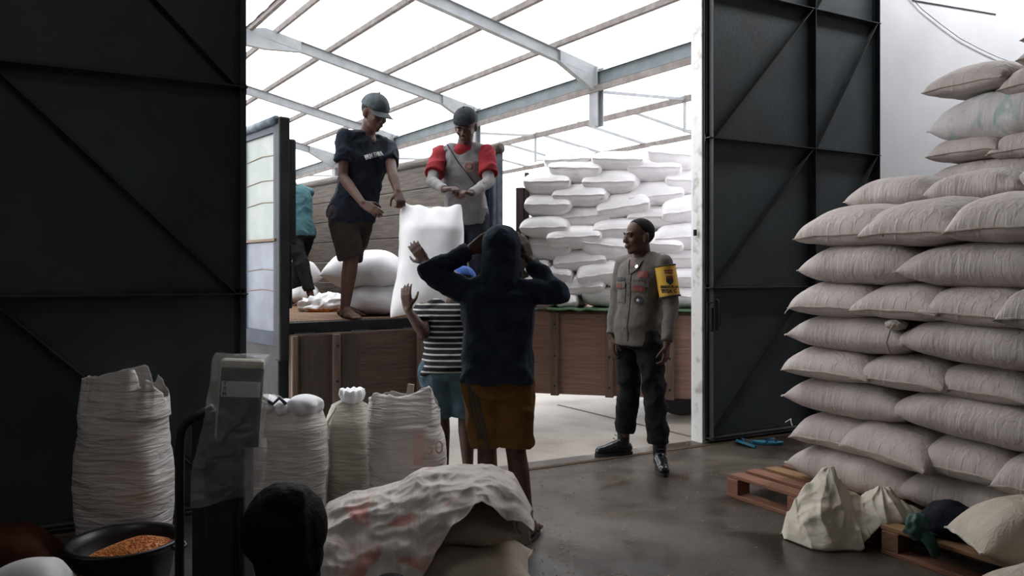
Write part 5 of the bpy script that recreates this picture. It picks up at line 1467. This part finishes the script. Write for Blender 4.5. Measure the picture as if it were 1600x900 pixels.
M['black_cloth'] = mat('black_trousers', (0.010, 0.010, 0.012), 0.85, (0.018, 0.018, 0.02), 10)
M['boot'] = mat('polished_black_leather', (0.008, 0.009, 0.012), 0.22)
sht = shirt(root, J, M['uniform'], off=0.012, low=-0.12, long=True, seed=2, wr=0.007, belly=0.012, cuff=0.042, hemw=0.160, armk=0.93)
trs = trousers(root, J, M['black_cloth'], to=1.80, r0=0.098, r1=0.078, r2=0.070, seed=4, wr=0.014)
def boot(root, an, toe, gz=0.0, side=''):
    a = V(an); f = (V((toe[0], toe[1], 0)) - V((a.x, a.y, 0))).normalized(); r = V((f.y, -f.x, 0)); b = V((a.x, a.y, gz)); g = Geo()
    g.cone(b + V((0, 0, 0.27)), b + V((0, 0, 0.10)) , 0.052, 0.045, flat0=True); g.cone(b - f * 0.03 + V((0, 0, 0.055)), b + f * 0.06 + V((0, 0, 0.065)), 0.042, 0.045)
    g.cone(b + f * 0.04 + V((0, 0, 0.075)), b + f * 0.15 + V((0, 0, 0.045)), 0.045, 0.036); g.cone(b + f * 0.10 + V((0, 0, 0.045)), b + f * 0.185 + V((0, 0, 0.040)), 0.044, 0.036)
    o = fuse('boot', g, M['boot'], root, 0.006, 3)
    bm = bmesh.new(); n = 32; t_, b_ = [], []
    for k in range(n):
        q = 2 * pi * k / n; x = 0.075 + 0.150 * cos(q); w = 0.044 + 0.007 * cos(q); 
        p = b + f * x + r * w * sin(q); t_.append(bm.verts.new(p + V((0, 0, 0.026)))); b_.append(bm.verts.new(p))
    bm.faces.new(t_); bm.faces.new(b_[::-1])
    for k in range(n): bm.faces.new((t_[k], b_[k], b_[(k + 1) % n], t_[(k + 1) % n]))
    link('boot_sole', bm, M['rubber'], o)
    bm = bmesh.new()
    for k in range(6):
        z = 0.10 + 0.026 * k; y = 0.085 - 0.012 * k
        tube(bm, [b + f * y + r * 0.022 + V((0, 0, z)), b + f * (y + 0.008) + V((0, 0, z + 0.004)), b + f * y - r * 0.022 + V((0, 0, z))], 0.003, 6)
    link('laces', bm, M['ink'], o)
boot(root, J['anR'], J['toeR']); boot(root, J['anL'], J['toeL'])
# collar, placket, pocket flaps, belt
M['yellow'] = mat('yellow_armband', (0.62, 0.36, 0.04), 0.7); M['badge_red'] = mat('red_badge', (0.17, 0.035, 0.03), 0.7); M['badge_dark'] = mat('dark_badge', (0.03, 0.03, 0.035), 0.7); M['silver'] = mat('silver_pin', (0.7, 0.7, 0.7), 0.35, metal=0.8)
M['red_cloth'] = mat('red_cloth', (0.20, 0.016, 0.022), 0.85, (0.25, 0.025, 0.032), 10)
bpy.context.view_layer.update()
bv = bvh_of([sht], root)
FN = V((fx, fy, 0.05)); UP = (0, 0, 1)
chest = V((0.02, 0, 0)) + F2 * 0.12
def chp(r_, z): return V((0.02, 0, z)) + R2 * r_ + F2 * 0.14
decal('placket', rect_bm(0.028, 0.50, 16), M['uniform'], sht, bv, chp(0.0, 1.13), FN, UP, 0.006)
for s_ in (-1, 1):
    pk = decal('pocket', rect_bm(0.115, 0.12, 12), M['uniform'], sht, bv, chp(0.088 * s_, 1.205), FN, UP, 0.005)
    decal('pocket_flap', poly_bm([(-0.06, 0.025), (0.06, 0.025), (0.06, -0.015), (0.0, -0.03), (-0.06, -0.015)]), M['uniform'], pk, bv, chp(0.088 * s_, 1.268), FN, UP, 0.011, sub=3)
for z in (1.36, 1.28, 1.20, 1.12, 1.04, 0.96):
    decal('button', disc_bm(0.006, 10), M['badge_dark'], sht, bv, chp(0.0, z), FN, UP, 0.009)
bl = decal('patch', rect_bm(0.075, 0.045, 6), M['badge_red'], sht, bv, chp(-0.105, 1.345), FN, UP, 0.008, label='small red name patch', rot=0.1)
decal('patch', rect_bm(0.085, 0.04, 6), M['badge_red'], sht, bv, chp(-0.085, 1.245), FN, UP, 0.015, label='small red patch on the pocket flap')
decal('patch', rect_bm(0.10, 0.026, 6), M['badge_dark'], sht, bv, chp(0.09, 1.31), FN, UP, 0.008, label='dark name tape')
decal('patch', rect_bm(0.070, 0.030, 6), M['badge_red'], sht, bv, chp(0.10, 1.262), FN, UP, 0.016, label='small red patch on the pocket flap')
decal('lettering', text_bm('POLRI', 0.036, 0.0012), M['ink'], sht, bv, chp(-0.088, 1.292), FN, UP, 0.009)
cb = decal('badge', disc_bm(0.030, 20), M['badge_dark'], sht, bv, chp(-0.082, 1.165), FN, UP, 0.010, label='round dark badge')
star = [(0.016 * (1 if k % 2 == 0 else 0.42) * sin(pi * k / 5), 0.016 * (1 if k % 2 == 0 else 0.42) * cos(pi * k / 5)) for k in range(10)]
decal('star', poly_bm(star), M['label_white'], cb, bv, chp(-0.082, 1.165), FN, UP, 0.012)
decal('open_neck', poly_bm([(-0.042, 0.020), (0.042, 0.020), (0.0, -0.065)]), SKIN['a'], sht, bv, chp(0.0, 1.43), FN, UP, 0.005, label='skin in the open collar', sub=5)
for s_ in (-1, 1):
    cf = decal('collar_flap', poly_bm([(0.004 * s_, -0.085), (0.042 * s_, 0.022), (0.080 * s_, 0.016), (0.072 * s_, -0.045)]), M['uniform'], sht, bv, chp(0.0, 1.43), FN, UP, 0.012, sub=5)
    cf.modifiers.new('s', 'SOLIDIFY').thickness = 0.006
decal('collar_pin', disc_bm(0.012, 12), M['silver'], sht, bv, chp(-0.06, 1.40), FN, UP, 0.022)
# armband on the left upper arm
sh, el = V(J['shL']), V(J['elL']); g = Geo(); ax = (el - sh)
g.cone(sh + ax * 0.06, sh + ax * 0.80, 0.073, 0.071, flat0=True, flat1=True)
ab = fuse('armband', g, M['yellow'], root, 0.006, 1, 0.002, 9, 5); ab['label'] = 'yellow armband with black edges'
axn = ax.normalized(); u_ = axn.cross(V((0, 1, 0))).normalized(); w_ = axn.cross(u_)
for t, rr in ((0.07, 0.0725), (0.795, 0.0725)):
    c_ = sh + ax * t; link('armband_edge', tube(bmesh.new(), [c_ + (u_ * cos(2 * pi * k / 28) + w_ * sin(2 * pi * k / 28)) * rr for k in range(29)], 0.005, 8), M['ink'], ab)
bpy.context.view_layer.update(); bva = bvh_of([ab], root)
AN = V((0.35, -1, 0.0)).normalized(); AC = sh + ax * 0.42
def ap(x, z): return AC + V((x, -0.09, z))
decal('lettering', text_bm('BHABINKAM', 0.026, 0.0008), M['ink'], ab, bva, ap(0.0, -0.040), AN, UP, 0.004)
decal('lettering', text_bm('DESA G', 0.034, 0.0012), M['ink'], ab, bva, ap(-0.004, -0.070), AN, UP, 0.004)
decal('emblem', rect_bm(0.062, 0.012, 4), M['badge_red'], ab, bva, ap(0.006, 0.072), AN, UP, 0.004)
decal('emblem', rect_bm(0.056, 0.010, 4), M['badge_red'], ab, bva, ap(0.006, 0.056), AN, UP, 0.004)
decal('emblem', poly_bm([(-0.022, 0.03), (0.022, 0.03), (0.024, -0.01), (0.0, -0.034), (-0.024, -0.01)]), M['badge_dark'], ab, bva, ap(0.01, 0.005), AN, UP, 0.004, sub=2)
decal('emblem', poly_bm([(-0.018, 0.0), (0.018, 0.0), (0.02, -0.02), (-0.02, -0.02)]), M['badge_red'], ab, bva, ap(0.01, 0.034), AN, UP, 0.006, sub=1)

# ---------------------------------------------------------------- worker in the cap, on the truck
Zc = 6.2; cc = PX(560, Zc, BED)
F2 = V((0.70, -0.72, 0)).normalized(); R2 = V((F2.y, -F2.x, 0))
J = dict(hipR=V((-0.06, 0.02, 0.80)) + R2 * 0.09, hipL=V((-0.06, 0.02, 0.80)) - R2 * 0.09,
    shR=V((0.075, -0.02, 1.375)) + R2 * 0.205, shL=V((0.065, -0.02, 1.345)) - R2 * 0.205, neck=(0.075, -0.03, 1.42), head=(0.142, -0.10, 1.57), look=(0.72, -0.55, -0.42),
    knR=(-0.045, -0.03, 0.46), anR=(-0.10, 0.0, 0.09), toeR=(0.04, -0.16, 0), knL=(-0.10, 0.16, 0.46), anL=(-0.17, 0.30, 0.09), toeL=(-0.02, 0.26, 0), hs=1.15, arch=0.02)
J['elR'] = V((-0.075, -0.22, 1.07)); J['wrR'] = V((0.105, -0.40, 0.86)); J['hdR'] = ((0.75, -0.25, -0.45), (0.1, 0.7, -0.6), 1, 0.22)
J['elL'] = V((0.285, -0.16, 1.115)); J['wrL'] = V((0.345, -0.30, 0.955)); J['hdL'] = ((0.30, -0.45, -0.75), (-0.3, 0.6, -0.5), -1, 0.9)
root, body, hd, Rh = person(cc, YAW, J, SKIN['c'], 'worker in grey cap and navy lettered T-shirt bending over the held white sack', ground=0.0)
face_parts(body, hd, Rh, 1.15)
hair_on(body, hd, Rh, M['hair'], 1.14, front=0.05, low=-0.045, thick=0.003)
M['tee_navy'] = mat('navy_cotton', (0.010, 0.013, 0.022), 0.85, (0.017, 0.02, 0.03), 9); M['short_brown'] = mat('dark_brown_shorts', (0.026, 0.020, 0.018), 0.9, (0.036, 0.028, 0.025), 8)
M['cap_grey'] = mat('faded_grey_cap', (0.045, 0.055, 0.062), 0.8, (0.085, 0.10, 0.105), 16, 0.1, 40)
sht = shirt(root, J, M['tee_navy'], off=0.016, low=-0.06, sl=0.62, sr=0.082, wr=0.016, seed=7, hemw=0.175)
trousers(root, J, M['short_brown'], to=0.98, r0=0.108, r1=0.100, name='shorts', wr=0.010)
cap_on(body, hd, Rh, M['cap_grey'], 1.15)
bpy.context.view_layer.update(); bv = bvh_of([sht], root)
cn_ = (V(J['shR']) + V(J['shL'])) / 2
tb_ = text_bm('BRIM FARM', 0.031, 0.0014)
for v in tb_.verts: v.co.y *= 1.55
decal('lettering', tb_, M['label_white'], sht, bv, V((0.150, -0.15, 1.245)), (0.35, -1, 0), (-0.42, 0.1, 1), 0.012, label='pale arched lettering')

# ---------------------------------------------------------------- worker in grey and red, on the truck
Zm = 6.5; mc = PX(728, Zm, BED)
F2 = V((-0.22, -0.97, 0)).normalized(); R2 = V((F2.y, -F2.x, 0))
J = dict(hipR=V((0.0, 0.08, 0.80)) + R2 * 0.09, hipL=V((0.0, 0.08, 0.80)) - R2 * 0.09, shR=V((-0.02, -0.02, 1.33)) + R2 * 0.195, shL=V((-0.02, -0.02, 1.325)) - R2 * 0.195,
    neck=(-0.01, -0.05, 1.375), head=(0.005, -0.115, 1.525), look=(-0.15, -0.80, -0.50), knR=(-0.07, 0.02, 0.45), anR=(-0.08, 0.08, 0.09), toeR=(-0.10, -0.1, 0), knL=(0.10, 0.02, 0.45), anL=(0.11, 0.1, 0.09), toeL=(0.12, -0.08, 0), arch=0.02, hs=1.12)
J['elR'] = V((-0.255, -0.22, 1.07)); J['wrR'] = V((-0.135, -0.46, 0.985)); J['hdR'] = ((0.7, -0.7, 0.0), (0.1, 0.2, -1), 1, 0.65)
J['elL'] = V((0.19, -0.20, 1.07)); J['wrL'] = V((0.065, -0.44, 0.955)); J['hdL'] = ((-0.55, -0.75, 0.05), (0, 0.2, -1), -1, 0.8)
root, body, hd, Rh = person(mc, YAW, J, SKIN['c'], 'worker in grey jersey with red sleeves gripping the top of the white sack')
face_parts(body, hd, Rh, 1.12)
hair_on(body, hd, Rh, M['hair'], 1.12, front=0.05, low=-0.045, thick=0.003)
M['tee_grey'] = mat('grey_jersey', (0.17, 0.16, 0.165), 0.85, (0.21, 0.20, 0.205), 9); M['sleeve_grey'] = mat('grey_arm_sleeve', (0.20, 0.19, 0.19), 0.8)
sht = shirt(root, J, M['tee_grey'], off=0.014, low=-0.06, sl=0.10, sr=0.065, wr=0.010, seed=11)
for s in 'LR':
    sh, el, wr = V(J['sh' + s]), V(J['el' + s]), V(J['wr' + s])
    g = Geo(); g.ell(sh, (0.070, 0.070, 0.060)); g.cone(sh, sh.lerp(el, 0.75), 0.068, 0.076, flat1=True); fuse('sleeve', g, M['red_cloth'], sht, 0.008, 2, 0.008, 9, 3)['label'] = 'red sleeve'
    g = Geo(); g.cone(sh.lerp(el, 0.6), el, 0.048, 0.045); g.cone(el, wr, 0.046, 0.034, flat1=True); fuse('arm_sleeve', g, M['sleeve_grey'], body, 0.007, 2, 0.004, 14, 3)['label'] = 'grey stretch arm sleeve'
g = Geo(); nk = V(J['neck']); g.cone(nk + V((0, 0, -0.035)), nk + V((0, 0.0, 0.015)), 0.095, 0.068, flat1=True, sq=0.85, side=(1, 0, 0)); fuse('neckline', g, M['red_cloth'], sht, 0.007, 1)['label'] = 'red neckline'
trousers(root, J, mat('dark_slate_trousers', (0.018, 0.020, 0.032), 0.85), to=1.85, r0=0.10, r1=0.075, wr=0.010)
cap_on(body, hd, Rh, mat('dark_grey_cap', (0.022, 0.025, 0.03), 0.85, (0.035, 0.038, 0.045), 14), 1.12, back=True, brimlen=0.05)
bpy.context.view_layer.update(); bv = bvh_of([sht], root)
c_ = (V(J['shR']) + V(J['shL'])) / 2
# strap from his right shoulder down to his left hip
bm = bmesh.new(); prev = None
for i in range(26):
    t = i / 25; p = c_ + R2 * (0.115 - 0.26 * t) + V((0, 0, 0.06 - 0.36 * t)) + F2 * 0.25
    h_ = bv.ray_cast(p, -F2, 0.6); q = (h_[0] if h_[0] is not None else p - F2 * 0.12) + F2 * 0.008
    w_ = V((R2.x * 0.6, R2.y * 0.6, 0.8)).normalized() * 0.022
    a_, b_ = bm.verts.new(q - w_), bm.verts.new(q + w_)
    if prev: bm.faces.new((prev[0], a_, b_, prev[1]))
    prev = (a_, b_)
stp = link('sling_strap', bm, M['black_cloth'], root, smooth=True); stp.modifiers.new('s', 'SOLIDIFY').thickness = 0.004
M['emblem_pink'] = mat('pale_red_emblem', (0.40, 0.16, 0.14), 0.8)
decal('emblem', disc_bm(0.042, 24, r0=0.034), M['emblem_pink'], sht, bv, c_ - R2 * 0.085 + V((0, 0, -0.13)) + F2 * 0.1, F2, UP, 0.006, label='round pale red emblem')
decal('emblem', disc_bm(0.018, 12, sq=0.8), M['emblem_pink'], sht, bv, c_ - R2 * 0.085 + V((0, 0, -0.13)) + F2 * 0.1, F2, UP, 0.006)

# ---------------------------------------------------------------- worker in cyan deep in the truck, bending away
Zq = 8.6; qc = PX(470, Zq, BED)
F2 = V((-0.80, 0.60, 0)).normalized(); R2 = V((F2.y, -F2.x, 0))
J = dict(hipR=V((-0.02, 0.0, 0.76)) + R2 * 0.09, hipL=V((-0.02, 0.0, 0.76)) - R2 * 0.09, shR=V((-0.09, 0.06, 1.24)) + R2 * 0.19, shL=V((-0.09, 0.06, 1.24)) - R2 * 0.19,
    neck=(-0.12, 0.09, 1.29), head=(-0.20, 0.16, 1.40), look=(-0.7, 0.5, -0.5), knR=(-0.06, 0.12, 0.42), anR=(-0.10, 0.16, 0.09), toeR=(-0.25, 0.22, 0), knL=(0.05, -0.10, 0.42), anL=(0.14, -0.12, 0.10), toeL=(0.02, -0.14, 0))
J['elR'] = V((-0.20, 0.30, 1.02)); J['wrR'] = V((-0.36, 0.30, 0.92)); J['hdR'] = ((-0.8, 0.1, -0.5), (0, 0, -1), 1, 0.5)
J['elL'] = V((-0.20, -0.10, 1.00)); J['wrL'] = V((-0.38, 0.02, 0.90)); J['hdL'] = ((-0.8, 0.1, -0.5), (0, 0, -1), -1, 0.5)
root, body, hd, Rh = person(qc, YAW, J, SKIN['c'], 'worker in a cyan T-shirt and black trousers stooping deep inside the truck')
face_parts(body, hd, Rh)
hair_on(body, hd, Rh, M['hair'])
shirt(root, J, mat('cyan_cotton', (0.035, 0.085, 0.10), 0.85, (0.05, 0.115, 0.13), 6), off=0.016, low=-0.08, sl=0.65, sr=0.075, wr=0.012, seed=13)
trousers(root, J, M['black_cloth'], to=1.8, r0=0.095, r1=0.07, r2=0.06)

# ---------------------------------------------------------------- hooded worker seen from behind
Zh = 4.05; hc = PX(775, Zh, 0.0)
F2 = V((0.10, 1.0, 0)).normalized(); R2 = V((F2.y, -F2.x, 0))     # faces away
J = dict(hipR=V((0.005, 0, 0.80)) + R2 * 0.09, hipL=V((0.005, 0, 0.80)) - R2 * 0.09, shR=V((0.015, 0.0, 1.245)) + R2 * 0.185, shL=V((0.01, 0.0, 1.255)) - R2 * 0.185,
    neck=(0.02, 0.02, 1.30), head=(0.026, 0.04, 1.445), look=(0.02, 1, -0.1), knR=(0.10, 0.02, 0.44), anR=(0.155, -0.02, 0.10), toeR=(0.20, 0.15, 0), knL=(-0.05, 0.12, 0.44), anL=(-0.04, 0.16, 0.09), toeL=(-0.03, 0.34, 0), calf=(0, -1, 0))
J['elL'] = V((-0.345, 0.02, 1.345)); J['wrL'] = V((-0.135, 0.05, 1.455)); J['hdL'] = ((0.80, 0.0, 0.55), (0.2, 0.95, -0.1), -1, 0.25)
J['elR'] = V((0.315, -0.02, 1.235)); J['wrR'] = V((0.175, 0.06, 1.40)); J['hdR'] = ((-0.35, 0.0, 0.95), (-0.6, 0.6, -0.1), 1, 0.25)
root, body, hd, Rh = person(hc, YAW, J, SKIN['c'], 'hooded worker in dark blue pullover and mustard shorts, both hands at the head')
face_parts(body, hd, Rh)
M['hoodie'] = mat('dark_blue_fleece', (0.019, 0.027, 0.044), 0.95, (0.030, 0.041, 0.062), 14, 0.2, 90)
sht = shirt(root, J, M['hoodie'], off=0.020, low=-0.02, long=True, wr=0.012, seed=17, hemw=0.165, cuff=0.040, armk=1.02, name='hooded_pullover')
g = Geo(); g.ell(V(hd) + V((0, -0.012, 0.035)), (0.100, 0.118, 0.108)); g.cone(V(hd) + V((0, -0.03, 0.0)), V(J['neck']) + V((0, -0.025, -0.02)), 0.096, 0.108); g.cone(V(J['neck']) + V((0, -0.03, 0)), V(J['neck']) + V((0, -0.05, -0.12)), 0.10, 0.09)
fuse('hood', g, M['hoodie'], sht, 0.008, 3, 0.007, 9, 8)
M['mustard'] = mat('mustard_shorts', (0.12, 0.058, 0.014), 0.85, (0.155, 0.078, 0.022), 8)
sh_ = trousers(root, J, M['mustard'], to=0.93, r0=0.096, r1=0.090, name='shorts', wr=0.014, seed=6)
bpy.context.view_layer.update(); bv = bvh_of([sh_], root)
for k in range(3):
    bm = bmesh.new(); 
    a0 = -0.140 + 0.020 * k
    pts = [(a0 - 0.006, 0.17), (a0 + 0.006, 0.17), (a0 + 0.016, -0.17), (a0 + 0.004, -0.17)]
    decal('side_stripe', poly_bm(pts), M['ink'], sh_, bv, V((0.0, -0.1, 0.62)), (-0.55, -1, 0), UP, 0.004, sub=6)
def sandal(root, body_, an, toe, gz, m=M['rubber']):
    a = V(an); f = (V((toe[0], toe[1], 0)) - V((a.x, a.y, 0))).normalized(); r = V((f.y, -f.x, 0)); b = V((a.x, a.y, gz)); bm = bmesh.new(); n = 28; t_, b_ = [], []
    for k in range(n):
        q = 2 * pi * k / n; p = b + f * (0.07 + 0.135 * cos(q)) + r * (0.043 + 0.006 * cos(q)) * sin(q); t_.append(bm.verts.new(p + V((0, 0, 0.004)))); b_.append(bm.verts.new(p - V((0, 0, 0.014))))
    bm.faces.new(t_); bm.faces.new(b_[::-1])
    for k in range(n): bm.faces.new((t_[k], b_[k], b_[(k + 1) % n], t_[(k + 1) % n]))
    for s in (-1, 1): tube(bm, [b + f * 0.135 + V((0, 0, 0.02)), b + f * 0.10 + r * 0.02 * s + V((0, 0, 0.062)), b + f * 0.05 + r * 0.045 * s + V((0, 0, 0.03))], 0.006, 8)
    link('sandal', bm, m, root)
root.location.z += 0.014
sandal(root, body, J['anR'], J['toeR'], 0); sandal(root, body, J['anL'], J['toeL'], 0)

# ---------------------------------------------------------------- striped worker taking the sack on the back
Zs_ = 5.15; sc_ = PX(702, Zs_, 0.014)
F2 = V((-0.05, 1.0, 0)).normalized(); R2 = V((F2.y, -F2.x, 0))
J = dict(hipR=V((-0.005, 0, 0.70)) + R2 * 0.09, hipL=V((-0.005, 0, 0.70)) - R2 * 0.09, shR=V((-0.01, 0.16, 1.09)) + R2 * 0.18, shL=V((-0.01, 0.16, 1.09)) - R2 * 0.18,
    neck=(0.02, 0.22, 1.14), head=(0.075, 0.30, 1.25), look=(0.05, 0.9, -0.35), knR=(0.10, 0.10, 0.40), anR=(0.12, 0.02, 0.09), toeR=(0.12, 0.2, 0), knL=(-0.06, 0.12, 0.40), anL=(-0.04, 0.05, 0.09), toeL=(-0.06, 0.24, 0), arch=0.03, calf=(0, -1, 0))
J['elL'] = V((-0.16, -0.02, 0.95)); J['wrL'] = V((-0.265, 0.0, 1.10)); J['hdL'] = ((-0.15, 0.1, 0.95), (0.3, 0.9, 0.1), -1, 0.25)
J['elR'] = V((0.06, -0.05, 1.30)); J['wrR'] = V((-0.135, -0.10, 1.40)); J['hdR'] = ((-0.55, 0.12, 0.75), (0.1, 1, 0.1), 1, 0.20)
root, body, hd, Rh = person(sc_, YAW, J, SKIN['c'], 'stooping worker in a black and white striped shirt under the lowered sack, back turned')
face_parts(body, hd, Rh)
hair_on(body, hd, Rh, M['hair'])
M['striped'] = stripes('striped_jersey', (0.008, 0.009, 0.012), (0.36, 0.36, 0.34), 9.0, 'Z', 0.80)
shirt(root, J, M['striped'], off=0.014, low=-0.10, sl=0.6, sr=0.072, wr=0.006, seed=19)
trousers(root, J, mat('blue_denim_shorts', (0.045, 0.085, 0.115), 0.85, (0.085, 0.135, 0.165), 7), to=0.92, r0=0.105, r1=0.095, name='shorts', wr=0.012)
cap_on(body, hd, Rh, mat('blue_cap', (0.03, 0.08, 0.26), 0.8), 1.0, back=True, brimlen=0.04)
sandal(root, body, J['anR'], J['toeR'], 0); sandal(root, body, J['anL'], J['toeL'], 0)

# ---------------------------------------------------------------- seated person in front, only the back of the head shows
Zw = 1.95; wc = PX(442, Zw, 0.0)
F2 = V((0.25, 1.0, 0)).normalized(); R2 = V((F2.y, -F2.x, 0))
J = dict(hipR=V((-0.02, -0.05, 0.20)) + R2 * 0.10, hipL=V((-0.02, -0.05, 0.20)) - R2 * 0.10, shR=V((-0.02, 0.0, 0.515)) + R2 * 0.185, shL=V((-0.03, 0.0, 0.515)) - R2 * 0.185,
    neck=(0.0, 0.0, 0.575), head=(0.0, 0.03, 0.715), look=(0.25, 0.9, -0.25), knR=R2 * 0.14 + F2 * 0.32 + V((0, 0, 0.44)), anR=R2 * 0.13 + F2 * 0.22 + V((0, 0, 0.09)), toeR=R2 * 0.13 + F2 * 0.42,
    knL=R2 * -0.14 + F2 * 0.32 + V((0, 0, 0.44)), anL=R2 * -0.13 + F2 * 0.22 + V((0, 0, 0.09)), toeL=R2 * -0.13 + F2 * 0.42, arch=0.03)
J['elL'] = R2 * -0.24 + F2 * 0.16 + V((0, 0, 0.36)); J['wrL'] = R2 * -0.12 + F2 * 0.36 + V((0, 0, 0.30)); J['hdL'] = (F2, (0, 0, -1), -1, 0.6)
J['elR'] = R2 * 0.24 + F2 * 0.16 + V((0, 0, 0.36)); J['wrR'] = R2 * 0.12 + F2 * 0.36 + V((0, 0, 0.30)); J['hdR'] = (F2, (0, 0, -1), 1, 0.6)
root, body, hd, Rh = person(wc, YAW, J, SKIN['c'], 'squatting person with black hair in a bun and a dark red top, back turned')
M['dark_red'] = mat('dark_red_top', (0.045, 0.010, 0.010), 0.9, (0.065, 0.016, 0.014), 8)
face_parts(body, hd, Rh)
shirt(root, J, M['dark_red'], off=0.018, low=-0.15, sl=0.9, sr=0.07, wr=0.012, seed=23)
trousers(root, J, M['black_cloth'], to=1.85, r0=0.10, r1=0.075)
g = Geo(); H_ = V(hd)
g.ell(H_ + V((0.0, -0.012, 0.012)), (0.101, 0.115, 0.112)); g.ell(H_ + V((0.012, -0.03, -0.05)), (0.085, 0.09, 0.085)); g.ell(H_ + V((0.012, -0.055, 0.085)), (0.052, 0.05, 0.048)); g.ell(H_ + V((0.04, -0.03, -0.10)), (0.05, 0.06, 0.06))
hr = fuse('hair', g, M['hair'], body, 0.005, 3, 0.006, 14, 5, wst=(1, 1, 0.3))

matte()
